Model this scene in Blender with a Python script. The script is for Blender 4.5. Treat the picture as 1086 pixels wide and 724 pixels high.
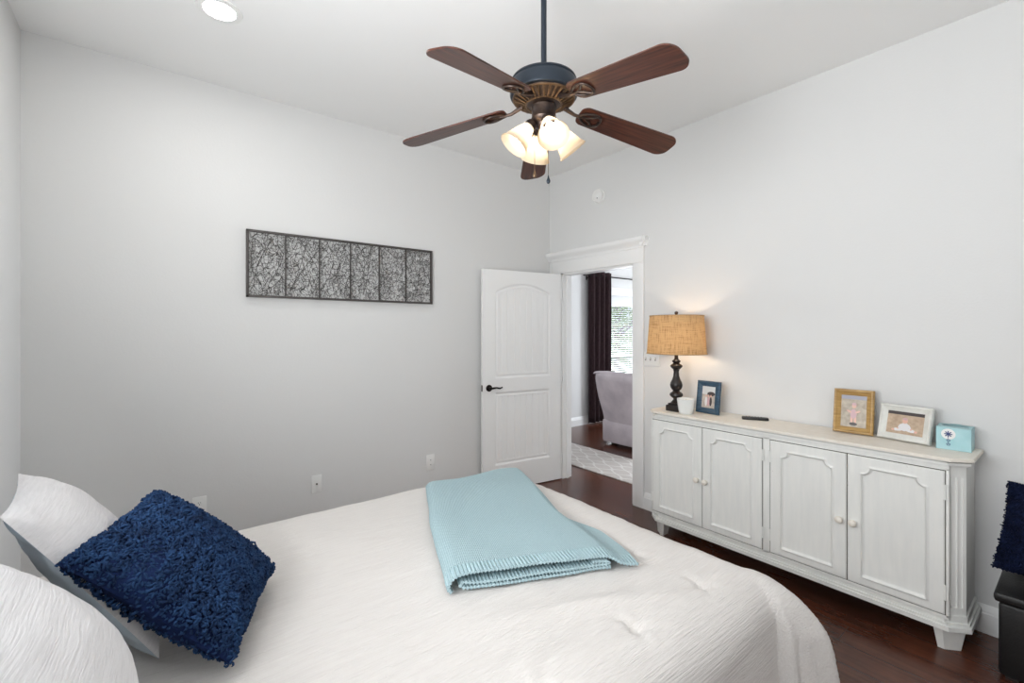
import bpy, bmesh, math, random
from mathutils import Vector, Matrix, noise
random.seed(7)
PI = math.pi
sc = bpy.context.scene
for o in list(bpy.data.objects): bpy.data.objects.remove(o)
C = sc.collection

# ------------------------------------------------------------------ camera, sky, lights, exposure
YAW = math.radians(38.12)
cam = bpy.data.cameras.new('camera'); cam.sensor_width = 36; cam.lens = 483.0/1086*36
cam.shift_y = -11.5/1086; cam.clip_start = .02
co = bpy.data.objects.new('camera', cam); C.objects.link(co)
co.location = (0, 0, 1.475); co.rotation_euler = (PI/2, 0, -YAW); sc.camera = co
sc.view_settings.view_transform = 'Standard'; sc.view_settings.look = 'None'
sc.view_settings.gamma = 1; sc.view_settings.use_curve_mapping = False
sc.view_settings.exposure = 0.34
w = bpy.data.worlds.new('sky'); sc.world = w; w.use_nodes = True
w.node_tree.nodes['Background'].inputs[0].default_value = (.80, .90, 1, 1)
w.node_tree.nodes['Background'].inputs[1].default_value = .8
def area(name, loc, rot, sx, sy, power, col=(1, 1, 1)):
    l = bpy.data.lights.new(name, 'AREA'); l.shape = 'RECTANGLE'; l.size = sx; l.size_y = sy
    l.energy = power; l.color = col
    o = bpy.data.objects.new(name, l); C.objects.link(o); o.location = loc; o.rotation_euler = rot
    return o
area('daylight_bedroom_window', (-.61, .80, 1.70), (0, -PI/2-math.radians(33), 0), 1.1, 1.5, 63, (.97, .985, 1))
area('daylight_hall_window', (6.4, 5.02, 1.1), (-PI/2, 0, 0), 1.2, 1.7, 55, (.90, .95, 1))
area('added_hall_fill', (7.93, 2.6, 1.5), (0, PI/2, 0), 1.4, 1.6, 95, (.88, .94, 1))  # fill light added to brighten the hall, its source unseen
sun = bpy.data.lights.new('sun', 'SUN'); sun.energy = 1.6; sun.angle = .01
so = bpy.data.objects.new('sun', sun); C.objects.link(so); so.rotation_euler = (math.radians(-36), math.radians(8), 0)

# ------------------------------------------------------------------ materials
def srgb(r, g, b):
    f = lambda c: (c/255/12.92) if c/255 <= .04045 else ((c/255+.055)/1.055)**2.4
    return (f(r), f(g), f(b), 1)
class NT:
    def __init__(s, name):
        s.m = bpy.data.materials.new(name); s.m.use_nodes = True; s.t = s.m.node_tree
        s.b = s.t.nodes['Principled BSDF']; s.out = s.t.nodes['Material Output']
    def n(s, typ, **kw):
        x = s.t.nodes.new(typ)
        for k, v in kw.items():
            if hasattr(x, k): setattr(x, k, v)
        return x
    def l(s, a, b): s.t.links.new(a, b)
    def coord(s, scale=(1, 1, 1), rot=(0, 0, 0), kind='Object'):
        tc = s.n('ShaderNodeTexCoord'); mp = s.n('ShaderNodeMapping')
        mp.inputs['Scale'].default_value = scale; mp.inputs['Rotation'].default_value = rot
        s.l(tc.outputs[kind], mp.inputs[0]); return mp.outputs[0]
    def noise(s, vec, scale, detail=3, rough=.5):
        x = s.n('ShaderNodeTexNoise'); x.inputs['Scale'].default_value = scale
        x.inputs['Detail'].default_value = detail; x.inputs['Roughness'].default_value = rough
        s.l(vec, x.inputs['Vector']); return x.outputs['Fac']
    def ramp(s, fac, stops):
        x = s.n('ShaderNodeValToRGB'); e = x.color_ramp.elements
        while len(e) < len(stops): e.new(.5)
        for q, (p, c) in zip(e, stops): q.position = p; q.color = c
        s.l(fac, x.inputs[0]); return x.outputs[0]
    def bump(s, h, strength=.3, dist=.01):
        x = s.n('ShaderNodeBump'); x.inputs['Strength'].default_value = strength; x.inputs['Distance'].default_value = dist
        s.l(h, x.inputs['Height']); s.l(x.outputs[0], s.b.inputs['Normal']); return x
def flat(name, col, rough=.5, metal=0, spec=.5):
    k = NT(name); k.b.inputs['Base Color'].default_value = col; k.b.inputs['Roughness'].default_value = rough
    k.b.inputs['Metallic'].default_value = metal; k.b.inputs['Specular IOR Level'].default_value = spec
    return k.m
def glow(name, col, strength):
    k = NT(name); k.b.inputs['Base Color'].default_value = (.8, .8, .8, 1)
    k.b.inputs['Emission Color'].default_value = col; k.b.inputs['Emission Strength'].default_value = strength
    return k.m
def paint(name, col, bumpy=.12):
    k = NT(name); k.b.inputs['Base Color'].default_value = col; k.b.inputs['Roughness'].default_value = .75
    k.b.inputs['Specular IOR Level'].default_value = .25
    k.bump(k.noise(k.coord(), 90, 2), bumpy, .004); return k.m
def varied(name, c1, c2, scale, rough=.6, stretch=(1, 1, 1), bump=.0, bscale=None, detail=4, lo=.3, hi=.7, spec=.5, metal=0):
    k = NT(name); v = k.coord(stretch); f = k.noise(v, scale, detail)
    k.l(k.ramp(f, [(lo, c1), (hi, c2)]), k.b.inputs['Base Color'])
    k.b.inputs['Roughness'].default_value = rough; k.b.inputs['Specular IOR Level'].default_value = spec
    k.b.inputs['Metallic'].default_value = metal
    if bump: k.bump(f if bscale is None else k.noise(v, bscale, 3), bump, .01)
    return k.m
M = {}
M['wall'] = paint('wall_paint', srgb(226, 226, 225))
M['ceiling'] = paint('ceiling_paint', srgb(245, 245, 244), .06)
M['trim'] = flat('white_trim_paint', srgb(241, 241, 240), .4)
M['door'] = flat('white_door_paint', srgb(243, 243, 242), .42)
M['plate'] = flat('white_plastic', srgb(240, 240, 238), .35)
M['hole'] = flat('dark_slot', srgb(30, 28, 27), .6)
M['bronze'] = flat('oil_rubbed_bronze', srgb(38, 32, 30), .38, .7)
def m_floor():
    k = NT('stained_dark_floor'); v = k.coord((1, 1, 1))
    a = k.noise(v, 1.6, 6, .6); b = k.noise(k.coord((14, 1.2, 1)), 3, 4)
    mx = k.n('ShaderNodeMath', operation='MULTIPLY_ADD'); k.l(b, mx.inputs[0]); mx.inputs[1].default_value = .45; k.l(a, mx.inputs[2])
    col = k.ramp(mx.outputs[0], [(.40, srgb(46, 25, 19)), (.62, srgb(74, 41, 30)), (.95, srgb(106, 62, 44))])
    br = k.n('ShaderNodeTexBrick'); k.l(k.coord((1, 1, 1), (0, 0, PI/2)), br.inputs['Vector'])
    br.inputs['Scale'].default_value = 1; br.inputs['Brick Width'].default_value = 1.5; br.inputs['Row Height'].default_value = .16
    br.inputs['Mortar Size'].default_value = .0022; br.inputs['Color1'].default_value = (1, 1, 1, 1); br.inputs['Color2'].default_value = (.86, .86, .86, 1)
    br.inputs['Mortar'].default_value = (.5, .5, .5, 1)
    mm = k.n('ShaderNodeMix', data_type='RGBA', blend_type='MULTIPLY'); mm.inputs[0].default_value = 1
    k.l(col, mm.inputs[6]); k.l(br.outputs['Color'], mm.inputs[7]); k.l(mm.outputs[2], k.b.inputs['Base Color'])
    k.b.inputs['Roughness'].default_value = .27
    k.bump(a, .12, .01); return k.m
M['floor'] = m_floor()
def m_cloth(name, c1, c2, scl, strength=.5, big=.0, rough=.9, dist=.006, sheen=.12):
    k = NT(name); v = k.coord(scl); f = k.noise(v, 1, 3, .6)
    k.l(k.ramp(f, [(.3, c1), (.7, c2)]), k.b.inputs['Base Color'])
    k.b.inputs['Roughness'].default_value = rough; k.b.inputs['Specular IOR Level'].default_value = .15
    k.b.inputs['Sheen Weight'].default_value = sheen
    k.bump(f, strength, dist); return k.m
M['comforter'] = m_cloth('crinkled_cream_cotton', srgb(225, 220, 216), srgb(233, 229, 225), (8, 230, 170), .85, dist=.006)
M['sham'] = m_cloth('crinkled_white_cotton', srgb(226, 224, 225), srgb(236, 234, 235), (12, 215, 60), .6, dist=.005)
M['sham_back'] = m_cloth('pale_blue_cotton', srgb(190, 203, 214), srgb(204, 215, 224), (12, 12, 12), .15)
M['navy'] = m_cloth('navy_cotton', srgb(17, 30, 64), srgb(26, 44, 86), (60, 60, 60), .4, sheen=0)
M['shag'] = varied('navy_shag_yarn', srgb(22, 40, 70), srgb(42, 72, 114), 22, .9, spec=.2)
def m_knit():
    k = NT('teal_knit'); v = k.coord((1, 1, 1), (0, 0, 0), 'UV')
    wv = k.n('ShaderNodeTexWave', bands_direction='X'); wv.inputs['Scale'].default_value = 48; wv.inputs['Distortion'].default_value = 2.2; wv.inputs['Detail Scale'].default_value = 6
    k.l(v, wv.inputs['Vector'])
    f = k.noise(v, 160, 2)
    ad = k.n('ShaderNodeMath', operation='MULTIPLY_ADD'); k.l(f, ad.inputs[0]); ad.inputs[1].default_value = .8; k.l(wv.outputs['Fac'], ad.inputs[2])
    k.l(k.ramp(ad.outputs[0], [(.2, srgb(146, 176, 184)), (1.0, srgb(182, 205, 211))]), k.b.inputs['Base Color'])
    k.b.inputs['Roughness'].default_value = .95; k.b.inputs['Specular IOR Level'].default_value = .1
    k.bump(ad.outputs[0], .45, .004); return k.m
M['knit'] = m_knit()
M['cabinet'] = varied('distressed_grey_white_paint', srgb(196, 199, 193), srgb(213, 214, 207), 4, .5, (9, 9, 1), .06, 12)
def m_worn(name, c1, c2, wear=.70):
    k = NT(name); v = k.coord((9, 9, 1.2)); f = k.noise(v, 4, 4)
    base = k.ramp(f, [(.3, c1), (.7, c2)])
    wv = k.noise(k.coord((1, 1, .6)), 26, 5, .65)
    wr = k.ramp(wv, [(wear, (0, 0, 0, 1)), (wear+.03, (1, 1, 1, 1))])
    mm = k.n('ShaderNodeMix', data_type='RGBA'); k.l(wr, mm.inputs[0]); k.l(base, mm.inputs[6]); mm.inputs[7].default_value = srgb(120, 110, 98)
    k.l(mm.outputs[2], k.b.inputs['Base Color']); k.b.inputs['Roughness'].default_value = .5
    return k.m
M['cabinet'] = m_worn('distressed_grey_white_paint', srgb(231, 232, 229), srgb(238, 238, 234), .715)
M['cabinet_top'] = m_worn('worn_lamplit_paint', srgb(232, 225, 213), srgb(238, 232, 222), .72)  # worn paint, with the table lamp's warm light put into the cream
M['dark_gap'] = flat('gap_shade', srgb(70, 62, 54), .8)  # flat dark tone standing in for shade between the sideboard doors
def m_wood(name, c1, c2, stretch, scale=6, rough=.35):
    return varied(name, c1, c2, scale, rough, stretch, .05, None, 6, .3, .72)
M['blade'] = m_wood('walnut_blade', srgb(46, 26, 22), srgb(98, 56, 42), (1.2, 22, 22), 4, .33)
M['motor'] = flat('fan_blue_black_metal', srgb(50, 58, 68), .36, .55)
M['brass'] = varied('antique_brass', srgb(84, 66, 52), srgb(132, 108, 84), 30, .4, metal=.8)
M['fan_dark'] = varied('aged_bronze', srgb(48, 42, 44), srgb(92, 76, 66), 25, .36, metal=.7)
def m_translucent(name, col, tcol, mix, rough=.6, weave=None):
    k = NT(name); k.t.nodes.remove(k.b)
    d = k.n('ShaderNodeBsdfDiffuse'); tr = k.n('ShaderNodeBsdfTranslucent'); mx = k.n('ShaderNodeMixShader')
    if weave:
        f1 = k.noise(k.coord((10, 10, 260)), 1, 2); f2 = k.noise(k.coord((190, 190, 8)), 1, 2)
        a = k.n('ShaderNodeMath', operation='ADD'); k.l(f1, a.inputs[0]); k.l(f2, a.inputs[1])
        r1 = k.ramp(a.outputs[0], [(.75, weave), (1.15 if False else 1.0, col)]); k.l(r1, d.inputs[0])
        r2 = k.ramp(a.outputs[0], [(.75, (tcol[0]*.55, tcol[1]*.5, tcol[2]*.45, 1)), (1.0, tcol)]); k.l(r2, tr.inputs[0])
    else:
        d.inputs[0].default_value = col; tr.inputs[0].default_value = tcol
    mx.inputs[0].default_value = mix; k.l(d.outputs[0], mx.inputs[1]); k.l(tr.outputs[0], mx.inputs[2]); k.l(mx.outputs[0], k.out.inputs[0])
    return k.m
M['burlap'] = m_translucent('burlap_shade', srgb(196, 164, 122), srgb(210, 172, 126), .20, weave=srgb(156, 124, 86))
M['frost'] = m_translucent('frosted_glass', srgb(228, 220, 206), srgb(236, 220, 194), .5)
M['bulb'] = glow('warm_bulb', (1, .87, .70, 1), 11)
M['lampbulb'] = glow('lamp_bulb', (1, .80, .58, 1), 42)
M['can'] = glow('recessed_lamp_face', (1, .98, .95, 1), 90)
M['black'] = flat('black_turned_wood', srgb(34, 28, 26), .35)
M['leather'] = varied('black_leather', srgb(14, 14, 15), srgb(22, 22, 23), 40, .42, bump=.15, bscale=120)
M['wax'] = flat('white_wax', srgb(242, 240, 232), .45)
def m_glass(name, tint=(1, 1, 1, 1), fac=.12):
    k = NT(name); k.t.nodes.remove(k.b); t = k.n('ShaderNodeBsdfTransparent'); g = k.n('ShaderNodeBsdfGlossy'); mx = k.n('ShaderNodeMixShader')
    t.inputs[0].default_value = tint; g.inputs['Roughness'].default_value = .02; mx.inputs[0].default_value = fac
    k.l(t.outputs[0], mx.inputs[1]); k.l(g.outputs[0], mx.inputs[2]); k.l(mx.outputs[0], k.out.inputs[0]); return k.m
M['glass'] = m_glass('window_glass', fac=.06)
M['jar'] = flat('milky_glass', srgb(236, 238, 236), .15)
M['wire'] = flat('dark_wire', srgb(84, 80, 78), .5, .5)
M['gold'] = varied('gold_frame', srgb(158, 122, 66), srgb(196, 160, 100), 14, .45, (1, 1, 6))
M['bluef'] = varied('slate_blue_frame', srgb(42, 66, 86), srgb(62, 92, 114), 20, .5, (1, 1, 5))
M['whitef'] = varied('distressed_white_frame', srgb(214, 214, 208), srgb(232, 232, 227), 18, .5)
M['teal'] = varied('pale_teal_card', srgb(160, 206, 212), srgb(190, 224, 228), 9, .5)
M['curtain'] = m_cloth('dark_plum_curtain', srgb(52, 38, 41), srgb(68, 52, 55), (60, 60, 20), .2)
M['recliner'] = varied('lavender_grey_plush', srgb(184, 174, 180), srgb(208, 198, 202), 5, .95, bump=.3, bscale=60, spec=.1)
def m_rug():
    k = NT('trellis_rug'); tc = k.coord((1, 1, 1)); sx = k.n('ShaderNodeSeparateXYZ'); k.l(tc, sx.inputs[0])
    def mth(op, a, b=None):
        x = k.n('ShaderNodeMath', operation=op)
        for i, q in enumerate((a, b)):
            if q is None: continue
            if isinstance(q, (int, float)): x.inputs[i].default_value = q
            else: k.l(q, x.inputs[i])
        return x.outputs[0]
    u = mth('MULTIPLY', sx.outputs[0], 6.2); v = mth('MULTIPLY', sx.outputs[1], 4.0)
    su = mth('MULTIPLY', mth('SINE', mth('MULTIPLY', sx.outputs[0], 2*PI*6.2)), .09)
    def line(e):
        f = mth('FRACT', e); d = mth('ABSOLUTE', mth('SUBTRACT', f, .5)); return mth('GREATER_THAN', d, .43)
    a = line(mth('ADD', mth('ADD', u, v), su)); b = line(mth('SUBTRACT', mth('ADD', u, su), v))
    mx = mth('MAXIMUM', a, b)
    c = k.n('ShaderNodeMix', data_type='RGBA'); k.l(mx, c.inputs[0]); c.inputs[6].default_value = srgb(210, 203, 198); c.inputs[7].default_value = srgb(234, 230, 226)
    k.l(c.outputs[2], k.b.inputs['Base Color']); k.b.inputs['Roughness'].default_value = .95; k.b.inputs['Specular IOR Level'].default_value = .1
    k.bump(k.noise(tc, 200, 2), .3, .005); return k.m
M['rug'] = m_rug()
M['leaf'] = varied('tree_leaf', srgb(84, 116, 60), srgb(150, 178, 104), 3, .6)
M['bark'] = varied('tree_bark', srgb(84, 70, 58), srgb(116, 100, 84), 8, .9)
M['lawn'] = varied('lawn', srgb(78, 92, 58), srgb(104, 114, 78), 3, .9)
M['blind'] = flat('white_blind_slat', srgb(226, 228, 230), .5)
def photo(name, sky, ground, sub): return [flat(name+'_sky', sky, .35), varied(name+'_ground', ground, sub, 40, .35), flat(name+'_skin', srgb(226, 182, 164), .4), flat(name+'_cloth', srgb(206, 170, 176), .4), flat(name+'_dark', srgb(70, 62, 62), .4), flat(name+'_white', srgb(226, 224, 226), .4)]

# ------------------------------------------------------------------ mesh helpers
def obj(name, bm, mat, parent=None, angle=35, sharp=True):
    me = bpy.data.meshes.new(name); bm.normal_update(); bm.to_mesh(me); bm.free()
    for mm in (mat if isinstance(mat, (list, tuple)) else [mat]): me.materials.append(mm)
    for p in me.polygons: p.use_smooth = True
    if sharp: me.set_sharp_from_angle(angle=math.radians(angle))
    o = bpy.data.objects.new(name, me); C.objects.link(o)
    if parent: o.parent = parent
    return o
def thing(name, label, cat, loc=(0, 0, 0), rotz=0, group=None):
    o = bpy.data.objects.new(name, None); C.objects.link(o); o.empty_display_size = .05
    o.location = loc; o.rotation_euler = (0, 0, rotz); o['label'] = label; o['category'] = cat
    if group: o['group'] = group
    return o
def tag(o, label, cat, group=None):
    o['label'] = label; o['category'] = cat
    if group: o['group'] = group
    return o
def wpart(name, bm, mat, root, angle=35):
    """part whose mesh was built in world coordinates; root is an unparented thing"""
    t = Matrix.LocRotScale(root.location, root.rotation_euler, None).inverted()
    bm.transform(t); return obj(name, bm, mat, root, angle)
def struct(name, bm, mat, parent=None, angle=35):
    o = obj(name, bm, mat, parent, angle)
    if not parent: o['kind'] = 'structure'
    return o
def merge(bm, b2, mi=0):
    vm = [bm.verts.new(v.co) for v in b2.verts]
    b2.verts.index_update()
    for f in b2.faces:
        try:
            q = bm.faces.new([vm[v.index] for v in f.verts]); q.material_index = mi
        except ValueError: pass
    b2.free()
def box(bm, c, s, bev=0, rot=None, mi=0, seg=2):
    b = bmesh.new(); bmesh.ops.create_cube(b, size=1)
    for v in b.verts: v.co = Vector((v.co.x*s[0], v.co.y*s[1], v.co.z*s[2]))
    if bev: bmesh.ops.bevel(b, geom=list(b.edges), offset=bev, segments=seg, affect='EDGES', profile=.5)
    if rot is not None: b.transform(rot.to_4x4())
    b.transform(Matrix.Translation(c)); merge(bm, b, mi); return bm
def bx(x0, x1, y0, y1, z0, z1, bev=0, bm=None, mi=0):
    bm = bm or bmesh.new()
    return box(bm, ((x0+x1)/2, (y0+y1)/2, (z0+z1)/2), (x1-x0, y1-y0, z1-z0), bev, mi=mi)
def tube(bm, pts, r, seg=8, closed=False, mi=0):
    pts = [Vector(p) for p in pts]; n = len(pts); rs = r if isinstance(r, (list, tuple)) else [r]*n
    rings = []; up = None
    for i, p in enumerate(pts):
        if closed: d = pts[(i+1) % n]-pts[i-1]
        else: d = pts[min(i+1, n-1)]-pts[max(i-1, 0)]
        if d.length < 1e-9: d = Vector((0, 0, 1))
        d.normalize()
        if up is None:
            up = Vector((0, 0, 1)) if abs(d.z) < .9 else Vector((1, 0, 0))
        a = up-d*up.dot(d)
        if a.length < 1e-6: a = d.orthogonal()
        a.normalize(); up = a; b = d.cross(a)
        rings.append([bm.verts.new(p+(a*math.cos(2*PI*k/seg)+b*math.sin(2*PI*k/seg))*rs[i]) for k in range(seg)])
    m = n if closed else n-1
    for i in range(m):
        A, B = rings[i], rings[(i+1) % n]
        for k in range(seg):
            f = bm.faces.new((A[k], A[(k+1) % seg], B[(k+1) % seg], B[k])); f.material_index = mi
    if not closed:
        bm.faces.new(rings[0][::-1]).material_index = mi; bm.faces.new(rings[-1]).material_index = mi
    return bm
def lathe(bm, prof, seg=32, mat=None, caps=True, mi=0):
    """profile of (r, z); mat is an optional Matrix applied to the result"""
    T = mat or Matrix.Identity(4); rings = []
    for r, z in prof:
        if r < 1e-6: rings.append([bm.verts.new(T @ Vector((0, 0, z)))])
        else: rings.append([bm.verts.new(T @ Vector((r*math.cos(2*PI*k/seg), r*math.sin(2*PI*k/seg), z))) for k in range(seg)])
    for A, B in zip(rings, rings[1:]):
        for k in range(seg):
            k2 = (k+1) % seg
            if len(A) == 1 and len(B) == 1: continue
            if len(A) == 1: f = (A[0], B[k2], B[k])
            elif len(B) == 1: f = (A[k], A[k2], B[0])
            else: f = (A[k], A[k2], B[k2], B[k])
            bm.faces.new(f).material_index = mi
    if caps:
        for R in (rings[0], rings[-1]):
            if len(R) > 2: bm.faces.new(R).material_index = mi
    bmesh.ops.recalc_face_normals(bm, faces=bm.faces); return bm
def prism(bm, poly, z0, z1, mat=None, mi=0):
    """polygon (x, y) list extruded z0..z1"""
    T = mat or Matrix.Identity(4)
    A = [bm.verts.new(T @ Vector((x, y, z0))) for x, y in poly]; B = [bm.verts.new(T @ Vector((x, y, z1))) for x, y in poly]
    n = len(poly); fs = [bm.faces.new(A[::-1]), bm.faces.new(B)]
    for i in range(n): fs.append(bm.faces.new((A[i], A[(i+1) % n], B[(i+1) % n], B[i])))
    for f in fs: f.material_index = mi
    bmesh.ops.recalc_face_normals(bm, faces=fs); return bm
def hfield(bm, P, nu, nv, mi=0):
    """grid surface from P(i/nu, j/nv)"""
    V = [[bm.verts.new(P(i/nu, j/nv)) for j in range(nv+1)] for i in range(nu+1)]
    for i in range(nu):
        for j in range(nv):
            bm.faces.new((V[i][j], V[i+1][j], V[i+1][j+1], V[i][j+1])).material_index = mi
    return V
def sweep_profile(bm, prof, a, b, nrm, up=Vector((0, 0, 1)), mi=0):
    """profile (out, up) polygon swept straight from a to b; out is along nrm"""
    a = Vector(a); b = Vector(b); nrm = Vector(nrm)
    A = [bm.verts.new(a+nrm*o+up*u) for o, u in prof]; B = [bm.verts.new(b+nrm*o+up*u) for o, u in prof]
    n = len(prof); fs = [bm.faces.new(A), bm.faces.new(B[::-1])]
    for i in range(n): fs.append(bm.faces.new((A[i], B[i], B[(i+1) % n], A[(i+1) % n])))
    for f in fs: f.material_index = mi
    bmesh.ops.recalc_face_normals(bm, faces=fs); return bm
def mat_axes(o, x, y, z): return Matrix(((x[0], y[0], z[0], o[0]), (x[1], y[1], z[1], o[1]), (x[2], y[2], z[2], o[2]), (0, 0, 0, 1)))
def sstep(a, b, x):
    t = max(0., min(1., (x-a)/(b-a))); return t*t*(3-2*t)

# ------------------------------------------------------------------ room shell
XL, XR, YB, YF, H = -.55, 3.20, 3.45, -.70, 3.045
XR2, YH, XE, YS = 3.32, 4.93, 8.0, .2
struct('floor', bx(XL-.12, XE+.12, YF-.12, YH+.12, -.1, 0), M['floor'])
struct('ceiling', bx(XL-.12, XE+.12, YF-.12, YH+.12, H, H+.1), M['ceiling'])
def wall_y(name, x0, x1, y0, y1, holes, z1=H):
    """wall lying along X (thickness y0..y1) with rectangular holes (a, b, z0, z1)"""
    bm = bmesh.new(); x = x0
    for a, b, za, zb in sorted(holes):
        bx(x, a, y0, y1, 0, z1, bm=bm)
        if za > 0: bx(a, b, y0, y1, 0, za, bm=bm)
        bx(a, b, y0, y1, zb, z1, bm=bm); x = b
    bx(x, x1, y0, y1, 0, z1, bm=bm); return struct(name, bm, M['wall'])
def wall_x(name, x0, x1, y0, y1, holes, z1=H):
    bm = bmesh.new(); y = y0
    for a, b, za, zb in sorted(holes):
        bx(x0, x1, y, a, 0, z1, bm=bm)
        if za > 0: bx(x0, x1, a, b, 0, za, bm=bm)
        bx(x0, x1, a, b, zb, z1, bm=bm); y = b
    bx(x0, x1, y, y1, 0, z1, bm=bm); return struct(name, bm, M['wall'])
DY0, DY1, DZ = 2.40, 3.275, 2.045
WIN = (5.78, 7.05, .25, 2.06)
wall_y('wall_back', XL-.12, XR, YB, YB+.12, [])
wall_x('wall_left', XL-.12, XL, YF, YB, [(.02, 1.58, 1.14, 2.26)])
wall_y('wall_front', XL-.12, XR, YF-.12, YF, [])
wall_x('wall_right', XR, XR2, YF-.12, YH, [(DY0, DY1, 0, DZ)])
wall_y('wall_hall_back', XR, XE+.12, YH, YH+.12, [WIN])
wall_x('wall_hall_right', XE, XE+.12, YS, YH, [(1.8, 3.4, .75, 2.25)])  # opening added to go with the hall fill light
wall_y('wall_hall_front', XR2, XE+.12, YS-.12, YS, [])

BB = [(0, 0), (.016, 0), (.016, .095), (.012, .10), (.012, .112), (.008, .118), (.008, .128), (.003, .136), (0, .136)]
def baseboard(name, a, b, n):
    bm = bmesh.new(); sweep_profile(bm, BB, a, b, n); return struct(name, bm, M['trim'])
baseboard('baseboard_back', (XL, YB, 0), (XR, YB, 0), (0, -1, 0))
baseboard('baseboard_left', (XL, YF, 0), (XL, YB, 0), (1, 0, 0))
baseboard('baseboard_front', (XL, YF, 0), (XR, YF, 0), (0, 1, 0))
baseboard('baseboard_right', (XR, YF, 0), (XR, DY0-.105, 0), (-1, 0, 0))
baseboard('baseboard_hall_back', (XR2, YH, 0), (XE, YH, 0), (0, -1, 0))
baseboard('baseboard_hall_left', (XR2, DY1+.1, 0), (XR2, YH, 0), (1, 0, 0))
# door casing with a crown head
def casing():
    bm = bmesh.new(); x = XR
    for y0, y1 in ((DY0-.105, DY0), (DY1, DY1+.105)): bx(x-.02, x, y0, y1, 0, DZ, .003, bm)
    bx(x-.022, x, DY0-.105, DY1+.105, DZ, DZ+.125, .002, bm)
    bx(x-.028, x, DY0-.112, DY1+.112, DZ+.118, DZ+.132, .004, bm)
    crown = [(0, .130), (.026, .130), (.028, .142), (.036, .152), (.050, .166), (.058, .178), (.062, .188), (.062, .206), (.056, .211), (0, .211)]
    a = YB-.002; b = DY0-.105-.045
    sweep_profile(bm, crown, (x, a, DZ), (x, b+.02, DZ), (-1, 0, 0))
    sweep_profile(bm, [(o*.62, u) for o, u in crown], (x-.0, b+.02, DZ), (x, b+.012, DZ), (-1, 0, 0))
    # returned end of the crown
    sweep_profile(bm, [(o-.02, u) for o, u in crown if o > 0]+[(-.02, .211), (-.02, .130)], (x-.045, b+.045, DZ), (x, b+.045, DZ), (0, -1, 0))
    # jamb and stops
    bx(XR, XR2, DY0, DY0+.018, 0, DZ, bm=bm); bx(XR, XR2, DY1-.018, DY1, 0, DZ, bm=bm); bx(XR, XR2, DY0, DY1, DZ-.018, DZ, bm=bm)
    bx(XR+.045, XR+.08, DY0+.018, DY0+.03, 0, DZ-.018, bm=bm); bx(XR+.045, XR+.08, DY1-.03, DY1-.018, 0, DZ-.018, bm=bm)
    for y0, y1 in ((DY0-.095, DY0), (DY1, DY1+.095)): bx(XR2, XR2+.018, y0, y1, 0, DZ, .003, bm)
    bx(XR2, XR2+.018, DY0-.095, DY1+.095, DZ, DZ+.11, .003, bm)
    return struct('trim_1', bm, M['trim'])
casing()

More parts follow.
